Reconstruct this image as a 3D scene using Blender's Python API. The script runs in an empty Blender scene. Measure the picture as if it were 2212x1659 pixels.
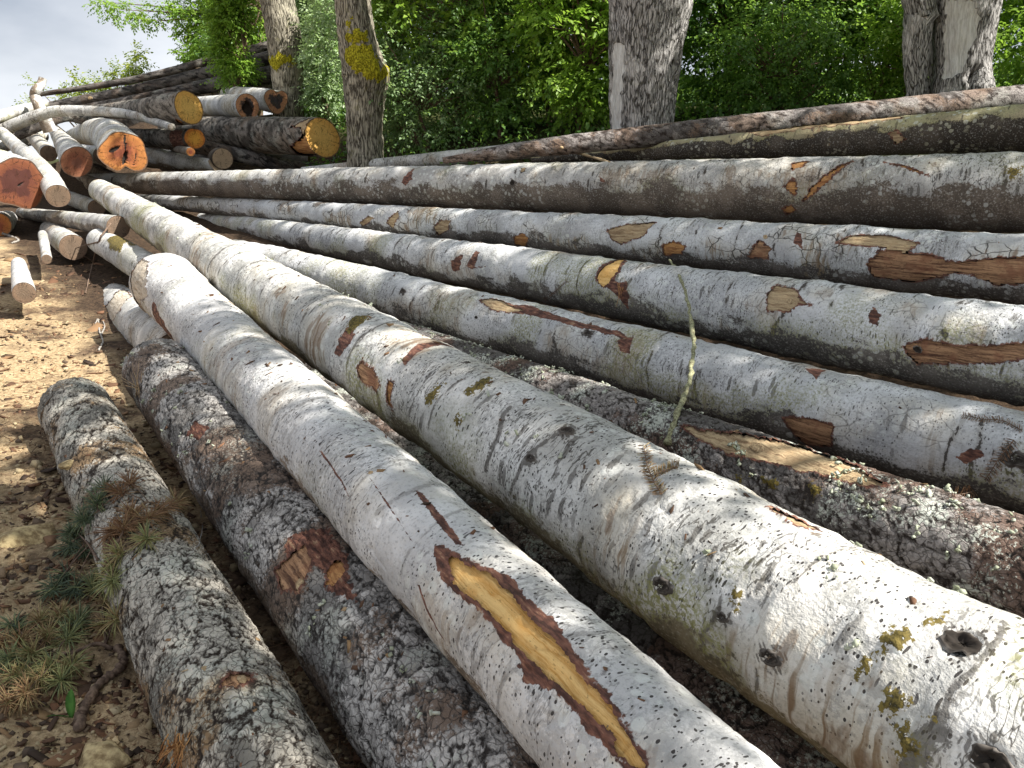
import bpy, bmesh, math, random
import numpy as np
from mathutils import Vector

# ------------------------------------------------------------------ camera, world, sun, exposure
scene = bpy.context.scene
VW, VH = 2212.0, 1659.0                 # photograph's reading grid used by the placing helper
FPX = 1703.0
PITCH = math.radians(14.5)
CAM = np.array([0.0, 0.0, 1.6])
cam_data = bpy.data.cameras.new('camera')
cam_data.sensor_width = 36.0
cam_data.lens = FPX / VW * 36.0
cam_data.clip_start = 0.05
cam_data.clip_end = 3000.0
cam = bpy.data.objects.new('camera', cam_data)
scene.collection.objects.link(cam)
cam.location = CAM
cam.rotation_euler = (math.pi / 2 - PITCH, 0, 0)
scene.camera = cam

SUN = np.array([0.88, -0.34, 1.0]); SUN /= np.linalg.norm(SUN)
SUN_EL = math.asin(SUN[2]); SUN_AZ = math.atan2(SUN[0], SUN[1])
world = bpy.data.worlds.new('World'); scene.world = world; world.use_nodes = True
wn, wl = world.node_tree.nodes, world.node_tree.links
wn.clear()
w_out = wn.new('ShaderNodeOutputWorld'); w_bg = wn.new('ShaderNodeBackground')
w_sky = wn.new('ShaderNodeTexSky'); w_sky.sky_type = 'NISHITA'; w_sky.sun_disc = False
w_sky.sun_elevation = SUN_EL; w_sky.sun_rotation = SUN_AZ
w_tc = wn.new('ShaderNodeTexCoord'); w_map = wn.new('ShaderNodeMapping'); w_map.inputs['Scale'].default_value = (1.0, 1.0, 2.2)
w_n = wn.new('ShaderNodeTexNoise'); w_n.inputs['Scale'].default_value = 2.6; w_n.inputs['Detail'].default_value = 6; w_n.inputs['Roughness'].default_value = 0.5
w_r = wn.new('ShaderNodeValToRGB')
w_r.color_ramp.elements[0].position = 0.36; w_r.color_ramp.elements[0].color = (3.5, 3.9, 4.6, 1)
w_r.color_ramp.elements[1].position = 0.64; w_r.color_ramp.elements[1].color = (8.0, 8.2, 8.6, 1)
w_mix = wn.new('ShaderNodeMix'); w_mix.data_type = 'RGBA'; w_mix.inputs[0].default_value = 0.9
wl.new(w_tc.outputs['Generated'], w_map.inputs['Vector']); wl.new(w_map.outputs[0], w_n.inputs['Vector'])
wl.new(w_n.outputs['Fac'], w_r.inputs[0]); wl.new(w_sky.outputs[0], w_mix.inputs[6]); wl.new(w_r.outputs[0], w_mix.inputs[7])
wl.new(w_mix.outputs[2], w_bg.inputs['Color']); wl.new(w_bg.outputs[0], w_out.inputs[0])
w_bg.inputs['Strength'].default_value = 0.058
sun_data = bpy.data.lights.new('sun', 'SUN'); sun_data.energy = 4.9; sun_data.angle = math.radians(0.53); sun_data.color = (1.0, 0.955, 0.88)
sun = bpy.data.objects.new('sun', sun_data); scene.collection.objects.link(sun)
sun.rotation_euler = Vector(-SUN).to_track_quat('-Z', 'Y').to_euler()
vs = scene.view_settings
vs.view_transform = 'Standard'; vs.look = 'None'; vs.gamma = 1.0; vs.use_curve_mapping = False
vs.exposure = 1.17

# ------------------------------------------------------------------ helpers
rng = np.random.default_rng(7)
random.seed(7)

def ray(u, v):
    x = (u - VW / 2) / FPX; y = -(v - VH / 2) / FPX
    c, s = math.cos(PITCH), math.sin(PITCH)
    d = np.array([x, c + y * s, -s + y * c]); return d / np.linalg.norm(d)

def station(e):
    """(u1,v1,u2,v2,r): two silhouette points and the radius; (u,v,hw,r): centre, half width and radius."""
    if len(e) == 4:
        u, v, hw, r = e; e = (u, v - hw, u, v + hw, r)
    a, b = ray(e[0], e[1]), ray(e[2], e[3]); r = e[4]
    al = math.acos(min(1, max(-1, float(a @ b)))) / 2
    m = a + b; m /= np.linalg.norm(m)
    return CAM + m * (r / math.sin(al)), r

def project(P):
    d = P - CAM; c, s = math.cos(PITCH), math.sin(PITCH)
    f = d[..., 1] * c - d[..., 2] * s; up = d[..., 1] * s + d[..., 2] * c
    f = np.maximum(f, 1e-3)
    return np.stack([VW / 2 + FPX * d[..., 0] / f, VH / 2 - FPX * up / f], -1)

def _h(ix, iy, iz, seed):
    n = (ix.astype(np.int64) * 374761393 + iy.astype(np.int64) * 668265263 + iz.astype(np.int64) * 2147483647 + seed * 1274126177) & 0xffffffff
    n = ((n ^ (n >> 13)) * 1274126177) & 0xffffffff
    n = ((n ^ (n >> 16)) * 2246822519) & 0xffffffff
    return ((n ^ (n >> 15)) & 0xffffff) / float(0xffffff)

def vnoise(p, seed=0):
    p = np.asarray(p, float); i = np.floor(p).astype(np.int64); f = p - i
    w = f * f * f * (f * (f * 6 - 15) + 10)
    r = 0
    for dx in (0, 1):
        for dy in (0, 1):
            for dz in (0, 1):
                wt = (w[..., 0] if dx else 1 - w[..., 0]) * (w[..., 1] if dy else 1 - w[..., 1]) * (w[..., 2] if dz else 1 - w[..., 2])
                r = r + wt * _h(i[..., 0] + dx, i[..., 1] + dy, i[..., 2] + dz, seed)
    return r * 2 - 1

def fbm(p, octv=4, seed=0, gain=0.5):
    a, t, s = 1.0, 0, 0
    for k in range(octv):
        t = t + a * vnoise(p * (2.03 ** k) + k * 17.1, seed + k); s += a; a *= gain
    return t / s

def cells(p, seed=0):
    """F1, F2 and a random value per cell"""
    i = np.floor(p).astype(np.int64); f1 = np.full(p.shape[:-1], 9.0); f2 = f1.copy(); rid = np.zeros(p.shape[:-1])
    for dx in (-1, 0, 1):
        for dy in (-1, 0, 1):
            for dz in (-1, 0, 1):
                x, y, z = i[..., 0] + dx, i[..., 1] + dy, i[..., 2] + dz
                q = np.stack([x + _h(x, y, z, seed), y + _h(x, y, z, seed + 1), z + _h(x, y, z, seed + 2)], -1)
                d = np.linalg.norm(q - p, axis=-1)
                near = d < f1
                f2 = np.where(near, f1, np.minimum(f2, d)); f1 = np.where(near, d, f1)
                rid = np.where(near, _h(x, y, z, seed + 3), rid)
    return f1, f2, rid

def smooth(a, b, x):
    t = np.clip((x - a) / (b - a), 0, 1); return t * t * (3 - 2 * t)

COL = scene.collection
def mesh_from(name, V, Fq, smooth_shade=True):
    me = bpy.data.meshes.new(name)
    V = np.asarray(V, np.float32); me.vertices.add(len(V)); me.vertices.foreach_set('co', V.ravel())
    if isinstance(Fq, np.ndarray):
        n = Fq.shape[1]; idx = Fq.astype(np.int32).ravel(); starts = np.arange(len(Fq), dtype=np.int32) * n
    else:
        lens = np.array([len(f) for f in Fq], np.int32); idx = np.array([i for f in Fq for i in f], np.int32)
        starts = np.concatenate([[0], np.cumsum(lens)[:-1]]).astype(np.int32)
    me.loops.add(len(idx)); me.loops.foreach_set('vertex_index', idx)
    me.polygons.add(len(starts)); me.polygons.foreach_set('loop_start', starts)
    if smooth_shade: me.polygons.foreach_set('use_smooth', np.ones(len(starts), bool))
    me.update(calc_edges=True); me.validate()
    return me

def attr(me, name, data, kind='FLOAT', dom='POINT'):
    a = me.attributes.new(name, kind, dom)
    a.data.foreach_set('vector' if kind == 'FLOAT_VECTOR' else 'value', np.asarray(data, np.float32).ravel())

def obj(name, me, mat, parent=None, origin=None):
    o = bpy.data.objects.new(name, me); COL.objects.link(o)
    if mat and me is not None and not me.materials: me.materials.append(mat)
    if parent is not None:
        o.parent = parent; o.matrix_parent_inverse = parent_inverse(parent)
    return o

def parent_inverse(p):
    from mathutils import Matrix
    return Matrix.Identity(4) if p.parent is not None else Matrix.Translation(p.location).inverted()

def thing(name, label, cat, loc, group=None):
    o = bpy.data.objects.new(name, None); COL.objects.link(o)
    o.empty_display_size = 0.05
    o.location = tuple(float(c) for c in loc); o['label'] = label; o['category'] = cat
    if group: o['group'] = group
    return o

def tag(o, label, cat, group=None):
    o['label'] = label; o['category'] = cat
    if group: o['group'] = group

# ------------------------------------------------------------------ materials
class NB:
    def __init__(s, name):
        s.m = bpy.data.materials.new(name); s.m.use_nodes = True
        s.t = s.m.node_tree; s.t.nodes.clear(); s.out = s.t.nodes.new('ShaderNodeOutputMaterial')
    def n(s, typ, **kw):
        nd = s.t.nodes.new(typ)
        for k, v in kw.items(): setattr(nd, k, v)
        return nd
    def put(s, sock, val):
        if val is None: return
        if isinstance(val, bpy.types.NodeSocket): s.t.links.new(val, sock)
        else:
            if sock.type == 'RGBA' and len(val) == 3: val = (*val, 1)
            sock.default_value = val
    def attr(s, name, out='Fac'):
        a = s.n('ShaderNodeAttribute', attribute_name=name); return a.outputs[out]
    def math(s, op, a, b=None, clamp=False):
        nd = s.n('ShaderNodeMath', operation=op, use_clamp=clamp); s.put(nd.inputs[0], a); s.put(nd.inputs[1], b); return nd.outputs[0]
    def mapv(s, vec, scale, loc=(0, 0, 0)):
        nd = s.n('ShaderNodeMapping'); s.put(nd.inputs['Vector'], vec); nd.inputs['Scale'].default_value = scale; nd.inputs['Location'].default_value = loc
        return nd.outputs[0]
    def noise(s, vec, scale=1.0, detail=3, rough=0.55, dist=0.0, col=False):
        nd = s.n('ShaderNodeTexNoise'); s.put(nd.inputs['Vector'], vec)
        nd.inputs['Scale'].default_value = scale; nd.inputs['Detail'].default_value = detail; nd.inputs['Roughness'].default_value = rough; nd.inputs['Distortion'].default_value = dist
        return nd.outputs['Color' if col else 'Fac']
    def voro(s, vec, scale=1.0, feature='F1', rnd=1.0):
        nd = s.n('ShaderNodeTexVoronoi', feature=feature); s.put(nd.inputs['Vector'], vec); nd.inputs['Scale'].default_value = scale; nd.inputs['Randomness'].default_value = rnd
        return nd
    def ramp(s, x, lo, hi, smoothstep=True):
        nd = s.n('ShaderNodeMapRange', interpolation_type='SMOOTHSTEP' if smoothstep else 'LINEAR'); s.put(nd.inputs[0], x)
        s.put(nd.inputs[1], lo); s.put(nd.inputs[2], hi); return nd.outputs[0]
    def mix(s, fac, a, b):
        nd = s.n('ShaderNodeMix', data_type='RGBA'); s.put(nd.inputs[0], fac); s.put(nd.inputs[6], a); s.put(nd.inputs[7], b); return nd.outputs[2]
    def vadd(s, a, b, k):
        nd = s.n('ShaderNodeVectorMath', operation='MULTIPLY_ADD'); s.put(nd.inputs[0], b); nd.inputs[1].default_value = (k, k, k); s.put(nd.inputs[2], a); return nd.outputs[0]
    def bump(s, h, dist, strength=1.0, normal=None):
        nd = s.n('ShaderNodeBump'); s.put(nd.inputs['Height'], h); nd.inputs['Distance'].default_value = dist; nd.inputs['Strength'].default_value = strength
        if normal is not None: s.put(nd.inputs['Normal'], normal)
        return nd.outputs[0]
    def finish(s, col, rough=0.85, normal=None, spec=0.2, trans=None):
        b = s.n('ShaderNodeBsdfPrincipled'); s.put(b.inputs['Base Color'], col); s.put(b.inputs['Roughness'], rough); b.inputs['Specular IOR Level'].default_value = spec
        if normal is not None: s.put(b.inputs['Normal'], normal)
        sh = b.outputs[0]
        if trans is not None:
            tr = s.n('ShaderNodeBsdfTranslucent'); s.put(tr.inputs[0], trans[1]); mx = s.n('ShaderNodeMixShader'); mx.inputs[0].default_value = trans[0]
            s.t.links.new(sh, mx.inputs[1]); s.t.links.new(tr.outputs[0], mx.inputs[2]); sh = mx.outputs[0]
        s.t.links.new(sh, s.out.inputs[0]); return s.m

def pale_bark(name, light=(.56, .56, .55), grey=(.36, .36, .36), speck=.5, collar=.5, crack=.3, lower=None, lower_at=-.1, green=.2, brown=.15, moss_amt=1.0, whorl=1.0, brow=.8):
    b = NB(name); co = b.attr('bco', 'Vector')
    l = b.n('ShaderNodeSeparateXYZ'); b.put(l.inputs[0], b.attr('lo', 'Vector')); n1, n2, n3 = l.outputs
    l2 = b.n('ShaderNodeSeparateXYZ'); b.put(l2.inputs[0], b.attr('lo2', 'Vector')); n4, n5, n6 = l2.outputs
    fine = b.noise(co, 75, 4, .65)
    cw = b.vadd(co, b.noise(co, 11, 1, col=True), .04)
    col = b.mix(b.ramp(n1, .32, .66), grey, light)
    col = b.mix(b.math('MULTIPLY', b.ramp(fine, .5, .68), .5), col, tuple(c * .45 for c in grey))
    col = b.mix(b.math('MULTIPLY', b.ramp(n6, .45, .7), .45), col, (light[0] * .86, light[1] * .78, light[2] * .62))
    mid = b.noise(cw, 48, 4, .75)
    col = b.mix(b.math('MULTIPLY', b.ramp(b.math('ADD', mid, b.math('MULTIPLY', b.math('SUBTRACT', n4, .5), .5)), .52, .60), .5), col, tuple(c * .6 for c in grey))
    # crusty paler lichen discs
    v = b.voro(cw, 17); disc = b.math('MULTIPLY', b.ramp(v.outputs['Distance'], .36, .30), b.ramp(n2, .5, .6))
    col = b.mix(b.math('MULTIPLY', disc, .5), col, (.66, .68, .64))
    # lenticels: small dark specks, wider round the stem than along it
    v1 = b.voro(b.mapv(b.vadd(co, b.noise(co, 11, 1, col=True), .02), (56, 56, 84)), 1.0); g1 = b.n('ShaderNodeSeparateColor'); b.put(g1.inputs[0], v1.outputs['Color'])
    s1 = b.math('MULTIPLY', b.math('LESS_THAN', v1.outputs['Distance'], b.math('MULTIPLY', g1.outputs[0], .35)), b.ramp(n4, .32, .5))
    v2 = b.voro(b.mapv(cw, (17, 17, 58), (3, 1, 7)), 1.0); g2 = b.n('ShaderNodeSeparateColor'); b.put(g2.inputs[0], v2.outputs['Color'])
    s2 = b.math('MULTIPLY', b.math('LESS_THAN', v2.outputs['Distance'], b.math('MULTIPLY', g2.outputs[1], .27)), b.ramp(n3, .42, .54))
    sp = b.math('MAXIMUM', s1, s2)
    col = b.mix(b.math('MULTIPLY', sp, speck), col, (.055, .05, .048))
    # transverse wrinkles and branch-collar brows
    cn = b.noise(b.mapv(cw, (5.5, 5.5, 19), (2, 5, 1)), 1.0, 3, .62)
    cmask = b.ramp(n5, .42, .6)
    line = b.math('MULTIPLY', b.ramp(b.math('ABSOLUTE', b.math('SUBTRACT', cn, .5)), .020, .005), cmask)
    blot = b.math('MULTIPLY', b.ramp(b.math('ADD', cn, b.math('MULTIPLY', b.math('SUBTRACT', mid, .5), .35)), .66, .70), b.ramp(n5, .40, .54))
    col = b.mix(b.math('MULTIPLY', b.math('MAXIMUM', line, b.math('MULTIPLY', blot, .85)), collar), col, (.065, .058, .05))
    # dark crescent brows, longer round the stem than along it
    v3 = b.voro(b.mapv(cw, (6.5, 6.5, 27), (1, 4, 2)), 1.0); g3 = b.n('ShaderNodeSeparateColor'); b.put(g3.inputs[0], v3.outputs['Color'])
    bw = b.math('MULTIPLY', b.ramp(b.math('SUBTRACT', b.math('ADD', v3.outputs['Distance'], b.math('MULTIPLY', b.math('SUBTRACT', mid, .5), .5)), b.math('MULTIPLY', g3.outputs[0], .36)), .03, -.03), b.ramp(n5, .36, .54))
    col = b.mix(b.math('MULTIPLY', bw, .85 * brow), col, (.06, .052, .044))
    # brown weather streaks running round the flank
    sk = b.math('MULTIPLY', b.ramp(b.noise(b.mapv(cw, (3, 3, 42), (7, 2, 5)), 1.0, 3, .6), .50, .64), b.ramp(b.math('SUBTRACT', n6, b.math('MULTIPLY', b.attr('side'), .16)), .46, .66))
    col = b.mix(b.math('MULTIPLY', sk, min(1, brown * 1.5)), col, (.23, .165, .10))
    # branch whorls: wrinkled dark brows part of the way round
    wh = b.math('ADD', b.attr('whorl'), b.math('MULTIPLY', b.math('SUBTRACT', cn, .5), 1.1))
    col = b.mix(b.math('MULTIPLY', b.ramp(wh, .34, .6), .30 * whorl), col, (.17, .145, .115))
    col = b.mix(b.math('MULTIPLY', b.ramp(b.math('ADD', wh, b.math('MULTIPLY', b.math('SUBTRACT', mid, .5), 1.2)), .66, .78), .92 * whorl), col, (.05, .042, .036))
    # cracked crust
    if crack > .2:
        ve = b.voro(b.mapv(cw, (12, 12, 8)), 1.0, 'DISTANCE_TO_EDGE')
        ck = b.math('MULTIPLY', b.ramp(ve.outputs['Distance'], .045, .01), b.ramp(n6, .5, .6))
        col = b.mix(b.math('MULTIPLY', ck, crack), col, (.05, .045, .04))
    # brown flaked patches and algae, each with outlines of its own
    col = b.mix(b.math('MULTIPLY', b.ramp(b.math('ADD', b.math('MULTIPLY', n6, .6), b.math('MULTIPLY', cn, .4)), .60, .64), brown), col, (.20, .13, .08))
    gr = b.math('MULTIPLY', b.ramp(b.math('ADD', n3, b.math('MULTIPLY', b.attr('side'), -.12)), .44, .66), b.ramp(fine, .40, .58))
    col = b.mix(b.math('MULTIPLY', gr, green), col, (.25, .25, .09))
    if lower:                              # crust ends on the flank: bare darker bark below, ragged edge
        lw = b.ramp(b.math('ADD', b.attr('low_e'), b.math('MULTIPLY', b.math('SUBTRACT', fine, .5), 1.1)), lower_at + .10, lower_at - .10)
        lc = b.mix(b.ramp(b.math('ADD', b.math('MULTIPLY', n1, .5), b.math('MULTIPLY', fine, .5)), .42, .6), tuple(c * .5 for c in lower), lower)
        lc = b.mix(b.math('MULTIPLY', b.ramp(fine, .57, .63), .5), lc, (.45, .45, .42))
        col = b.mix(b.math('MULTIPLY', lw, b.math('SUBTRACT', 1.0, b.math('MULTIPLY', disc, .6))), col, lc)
    col = marks(b, col, co, fine, moss_amt)
    return b.finish(col, .82, b.bump(b.noise(co, 48, 3, .7), .007, .85), .25)

def marks(b, col, co, fine, moss_amt=1.0):
    d = b.attr('dmg'); m = b.attr('moss')
    st = b.noise(b.mapv(co, (60, 60, 16)), 1.0, 3, .65)
    rd = b.mix(b.ramp(st, .35, .66), (.06, .03, .024), (.21, .095, .065))
    rd = b.mix(b.ramp(st, .60, .70), rd, (.34, .21, .13))
    col = b.mix(b.ramp(b.math('ADD', d, b.math('MULTIPLY', b.math('SUBTRACT', fine, .5), .8)), .4, .55), col, rd)
    mc = b.mix(b.ramp(fine, .35, .62), (.04, .033, .012), (.17, .13, .035))
    col = b.mix(b.math('MULTIPLY', b.ramp(b.math('ADD', m, b.math('MULTIPLY', b.math('SUBTRACT', fine, .5), 2.0)), .42, .55), moss_amt), col, mc)
    return col

def plate_bark(name, light=(.47, .46, .45), dark=(.05, .042, .036), brown=(.20, .12, .07), lichen=.5, brown_amt=.5, mud=None):
    b = NB(name); co = b.attr('bco', 'Vector')
    l = b.n('ShaderNodeSeparateXYZ'); b.put(l.inputs[0], b.attr('lo', 'Vector')); n1, n2, n3 = l.outputs
    l2 = b.n('ShaderNodeSeparateXYZ'); b.put(l2.inputs[0], b.attr('lo2', 'Vector')); n4, n5, n6 = l2.outputs
    fine = b.noise(co, 70, 4, .7)
    cw = b.vadd(co, b.noise(co, 17, 2, col=True), .07)
    v = b.voro(b.mapv(cw, (38, 38, 26)), 1.0, 'DISTANCE_TO_EDGE'); rnd = b.attr('plate_rnd')
    small = b.ramp(v.outputs['Distance'], .01, .09)
    g = b.math('MULTIPLY', b.ramp(b.math('ADD', b.attr('plate'), b.math('MULTIPLY', b.math('SUBTRACT', fine, .5), .35)), .02, .15), b.math('ADD', .45, b.math('MULTIPLY', small, .55)))
    base = b.mix(b.ramp(b.math('ADD', n2, b.math('MULTIPLY', b.math('SUBTRACT', rnd, .5), .3)), .38, .6), tuple(c * .36 for c in light), light)
    base = b.mix(b.math('MULTIPLY', b.ramp(fine, .42, .64), .55), base, tuple(c * .32 for c in light))
    base = b.mix(b.math('MULTIPLY', b.ramp(b.math('ADD', n6, b.math('MULTIPLY', b.math('SUBTRACT', fine, .5), .5)), .52, .6), brown_amt), base, brown)
    base = b.mix(b.math('MULTIPLY', b.ramp(b.math('ADD', b.math('MULTIPLY', n1, .5), b.math('MULTIPLY', fine, .5)), .56, .60), lichen), base, (.54, .57, .50))
    col = b.mix(g, dark, base)
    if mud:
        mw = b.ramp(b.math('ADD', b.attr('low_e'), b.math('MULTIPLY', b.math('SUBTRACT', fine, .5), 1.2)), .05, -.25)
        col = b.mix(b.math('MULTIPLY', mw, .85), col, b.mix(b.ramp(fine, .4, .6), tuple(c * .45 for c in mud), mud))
    col = marks(b, col, co, fine)
    return b.finish(col, .9, b.bump(b.math('ADD', b.noise(co, 60, 4, .7), b.math('MULTIPLY', small, .3)), .010, .9), .15)

def fissured_bark(name, light=(.26, .235, .21), dark=(.045, .037, .03), k=1.0, moss=.3, wood=None):
    """standing trunks: long vertical ridges"""
    b = NB(name); co = b.attr('bco', 'Vector')
    cw = b.vadd(co, b.noise(b.mapv(co, (5, 5, 2)), 1.0, 4, .6, col=True), .09)
    v = b.voro(b.mapv(cw, (34 * k, 34 * k, 5 * k)), 1.0, 'DISTANCE_TO_EDGE')
    n = b.noise(b.mapv(cw, (45 * k, 45 * k, 9 * k)), 1.0, 5, .65)
    g = b.ramp(b.math('ADD', v.outputs['Distance'], b.math('MULTIPLY', b.math('SUBTRACT', n, .5), .5)), -.04, .16)
    col = b.mix(g, dark, b.mix(b.ramp(n, .35, .65), tuple(c * .5 for c in light), light))
    col = b.mix(b.math('MULTIPLY', b.ramp(b.noise(co, 3.3, 4), .52, .66), .6), col, tuple(min(1, c * 1.5) for c in light))
    col = b.mix(b.math('MULTIPLY', b.ramp(b.noise(co, 6, 5, .7), .58, .66), moss), col, (.16, .15, .03))
    w = b.ramp(b.attr('dmg'), .4, .6)
    wc = b.mix(b.ramp(b.noise(b.mapv(cw, (50, 50, 4)), 1.0, 4), .3, .7), (.46, .45, .43), (.70, .70, .68))
    col = b.mix(w, col, wc)
    mc = b.mix(b.ramp(b.noise(co, 40, 3), .35, .65), (.16, .14, .01), (.48, .43, .03))
    col = b.mix(b.ramp(b.math('ADD', b.attr('moss'), b.math('MULTIPLY', b.math('SUBTRACT', b.noise(co, 22, 4), .5), 1.3)), .4, .52), col, mc)
    h = b.math('ADD', g, b.math('MULTIPLY', n, .8))
    inv = b.math('SUBTRACT', 1.0, b.math('MULTIPLY', w, .8))
    return b.finish(col, .92, b.bump(b.math('MULTIPLY', h, inv), .02, .9), .1)

def cut_wood(name, inner, outer, heart=None, heart_at=.35, rot=0.0, ring=55):
    b = NB(name); co = b.attr('cco', 'Vector')       # x,y in metres on the face, z = distance from the pith / radius
    cw = b.vadd(co, b.noise(co, 4, 3, col=True), .05)
    sp = b.n('ShaderNodeSeparateXYZ'); b.put(sp.inputs[0], cw)
    rr = b.math('SQRT', b.math('ADD', b.math('MULTIPLY', sp.outputs[0], sp.outputs[0]), b.math('MULTIPLY', sp.outputs[1], sp.outputs[1])))
    rg = b.math('SINE', b.math('MULTIPLY', rr, ring * 6.28))
    sx = b.n('ShaderNodeSeparateXYZ'); b.put(sx.inputs[0], co)
    col = b.mix(b.ramp(b.math('ADD', sx.outputs[2], b.math('MULTIPLY', b.math('SUBTRACT', b.noise(co, 7, 4), .5), .9)), .35, .95), inner, outer)
    col = b.mix(b.math('MULTIPLY', b.ramp(rg, .2, 1.0), .22), col, tuple(c * .45 for c in inner))
    saw = b.noise(b.mapv(co, (8, 160, 8)), 1.0, 3)
    col = b.mix(b.math('MULTIPLY', b.ramp(saw, .45, .7), .35), col, tuple(c * .5 for c in outer))
    if heart:
        hz = b.math('ADD', sx.outputs[2], b.math('MULTIPLY', b.math('SUBTRACT', b.noise(b.mapv(co, (5, 5, 0), (rot, 3, 0)), 1.0, 4), .5), 1.6))
        col = b.mix(b.ramp(hz, heart_at + .06, heart_at - .06), col, heart)
    col = b.mix(b.math('MULTIPLY', b.ramp(b.noise(co, 14, 5, .72), .50, .70), .7), col, tuple(c * .38 for c in outer))
    an = b.n('ShaderNodeMath', operation='ARCTAN2'); b.put(an.inputs[0], sp.outputs[1]); b.put(an.inputs[1], sp.outputs[0])
    cv = b.n('ShaderNodeCombineXYZ'); b.put(cv.inputs[0], b.math('MULTIPLY', an.outputs[0], 2.3)); b.put(cv.inputs[1], b.math('MULTIPLY', rr, 3.0)); b.put(cv.inputs[2], 3.7 + rot)
    chk = b.math('MULTIPLY', b.ramp(b.math('ABSOLUTE', b.math('SUBTRACT', b.noise(cv.outputs[0], 1.0, 3, .5), .5)), .016, .004), b.ramp(sx.outputs[2], .15, .4))
    col = b.mix(b.math('MULTIPLY', chk, .8), col, tuple(c * .18 for c in outer))
    col = b.mix(b.math('MULTIPLY', b.ramp(b.math('ADD', sx.outputs[2], b.math('MULTIPLY', b.math('SUBTRACT', b.noise(co, 30, 2), .5), .10)), .935, .965), .85), col, (.10, .065, .045))
    col = b.mix(b.ramp(b.math('ADD', b.attr('cav'), b.math('MULTIPLY', b.math('SUBTRACT', b.noise(co, 40, 3), .5), .6)), .3, .55), col, (.03, .022, .018))
    return b.finish(col, .75, b.bump(b.math('ADD', saw, b.math('MULTIPLY', rg, .2)), .004, .6), .25)

def scar_wood(name, c1, c2, c3, along=3.0):
    b = NB(name); co = b.attr('bco', 'Vector')
    cw = b.vadd(co, b.noise(co, 8, 3, col=True), .03)
    n = b.noise(b.mapv(cw, (48, 48, along * .8)), 1.0, 5, .78)
    col = b.mix(b.ramp(n, .34, .62), c1, c2)
    col = b.mix(b.math('MULTIPLY', b.ramp(b.noise(cw, 9, 4), .5, .68), .75), col, c3)
    col = b.mix(b.math('MULTIPLY', b.ramp(b.noise(b.mapv(co, (120, 120, 60)), 1.0, 3), .60, .68), .55), col, tuple(c * .4 for c in c3))
    return b.finish(col, .85, b.bump(n, .010, .9), .12)

def plain(name, c1, c2, scale=30, bump=.004, rough=.85, use='obj', trans=None, spec=.2):
    b = NB(name)
    if use == 'obj': co = b.n('ShaderNodeTexCoord').outputs['Object']
    else: co = b.n('ShaderNodeNewGeometry').outputs['Position']
    n = b.noise(co, scale, 4, .6)
    col = b.mix(b.ramp(n, .35, .65), c1, c2)
    return b.finish(col, rough, b.bump(n, bump, .7), spec, trans)

def leaf_mat(name, cols, trans=.45):
    b = NB(name); a = b.attr('tone')
    cr = b.n('ShaderNodeValToRGB'); b.put(cr.inputs[0], a)
    e = cr.color_ramp.elements
    while len(e) < len(cols): e.new(.5)
    for i, c in enumerate(cols): e[i].position = i / (len(cols) - 1); e[i].color = (*c, 1)
    tc = b.mix(.5, cr.outputs[0], (.32, .5, .05))
    return b.finish(cr.outputs[0], .42, None, .45, (trans, tc))

def tone_mat(name, cols, rough=.8):
    b = NB(name); a = b.attr('tone'); cr = b.n('ShaderNodeValToRGB'); b.put(cr.inputs[0], a)
    e = cr.color_ramp.elements
    while len(e) < len(cols): e.new(.5)
    for i, c in enumerate(cols): e[i].position = i / (len(cols) - 1); e[i].color = (*c, 1)
    co = b.n('ShaderNodeNewGeometry').outputs['Position']
    col = b.mix(b.math('MULTIPLY', b.noise(co, 140, 3), .5), cr.outputs[0], (.05, .035, .025))
    return b.finish(col, rough, None, .2)

M = {}
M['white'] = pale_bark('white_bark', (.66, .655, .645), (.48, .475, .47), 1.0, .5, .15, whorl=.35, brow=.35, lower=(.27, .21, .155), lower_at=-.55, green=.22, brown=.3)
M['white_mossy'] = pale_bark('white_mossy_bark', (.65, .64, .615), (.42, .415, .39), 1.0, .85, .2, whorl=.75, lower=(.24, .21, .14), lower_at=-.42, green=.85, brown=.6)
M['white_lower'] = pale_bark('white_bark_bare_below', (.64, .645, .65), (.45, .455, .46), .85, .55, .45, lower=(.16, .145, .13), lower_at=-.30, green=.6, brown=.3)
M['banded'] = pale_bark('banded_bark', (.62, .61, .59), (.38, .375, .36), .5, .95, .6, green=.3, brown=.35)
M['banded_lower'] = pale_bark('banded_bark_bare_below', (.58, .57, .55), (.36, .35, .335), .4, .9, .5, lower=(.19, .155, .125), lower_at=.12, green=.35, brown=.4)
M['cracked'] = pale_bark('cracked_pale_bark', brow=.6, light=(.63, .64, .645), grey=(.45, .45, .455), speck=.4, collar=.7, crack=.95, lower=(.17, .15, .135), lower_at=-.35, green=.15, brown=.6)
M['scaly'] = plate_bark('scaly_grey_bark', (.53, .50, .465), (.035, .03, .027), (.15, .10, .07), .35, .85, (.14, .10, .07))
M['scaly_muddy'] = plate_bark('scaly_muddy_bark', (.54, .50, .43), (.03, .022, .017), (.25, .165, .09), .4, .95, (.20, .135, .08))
M['scaly_brown'] = plate_bark('scaly_brown_bark', (.36, .33, .31), (.035, .028, .024), (.15, .085, .058), .85, .7)
M['scaly_red'] = plate_bark('scaly_red_bark', (.35, .315, .30), (.04, .03, .026), (.24, .14, .08), .2, .5)
M['rough_dark'] = plate_bark('rough_dark_bark', (.33, .295, .255), (.03, .026, .022), (.15, .10, .06), .3, .45)
M['near_black'] = plate_bark('old_black_bark', (.20, .18, .165), (.02, .018, .017), (.11, .07, .045), .22, .5)
M['stripped'] = pale_bark('stripped_olive_bark', (.40, .37, .22), (.30, .26, .17), .3, .4, .5, lower=(.085, .07, .055), lower_at=.35, green=.5, brown=.7)
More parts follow.
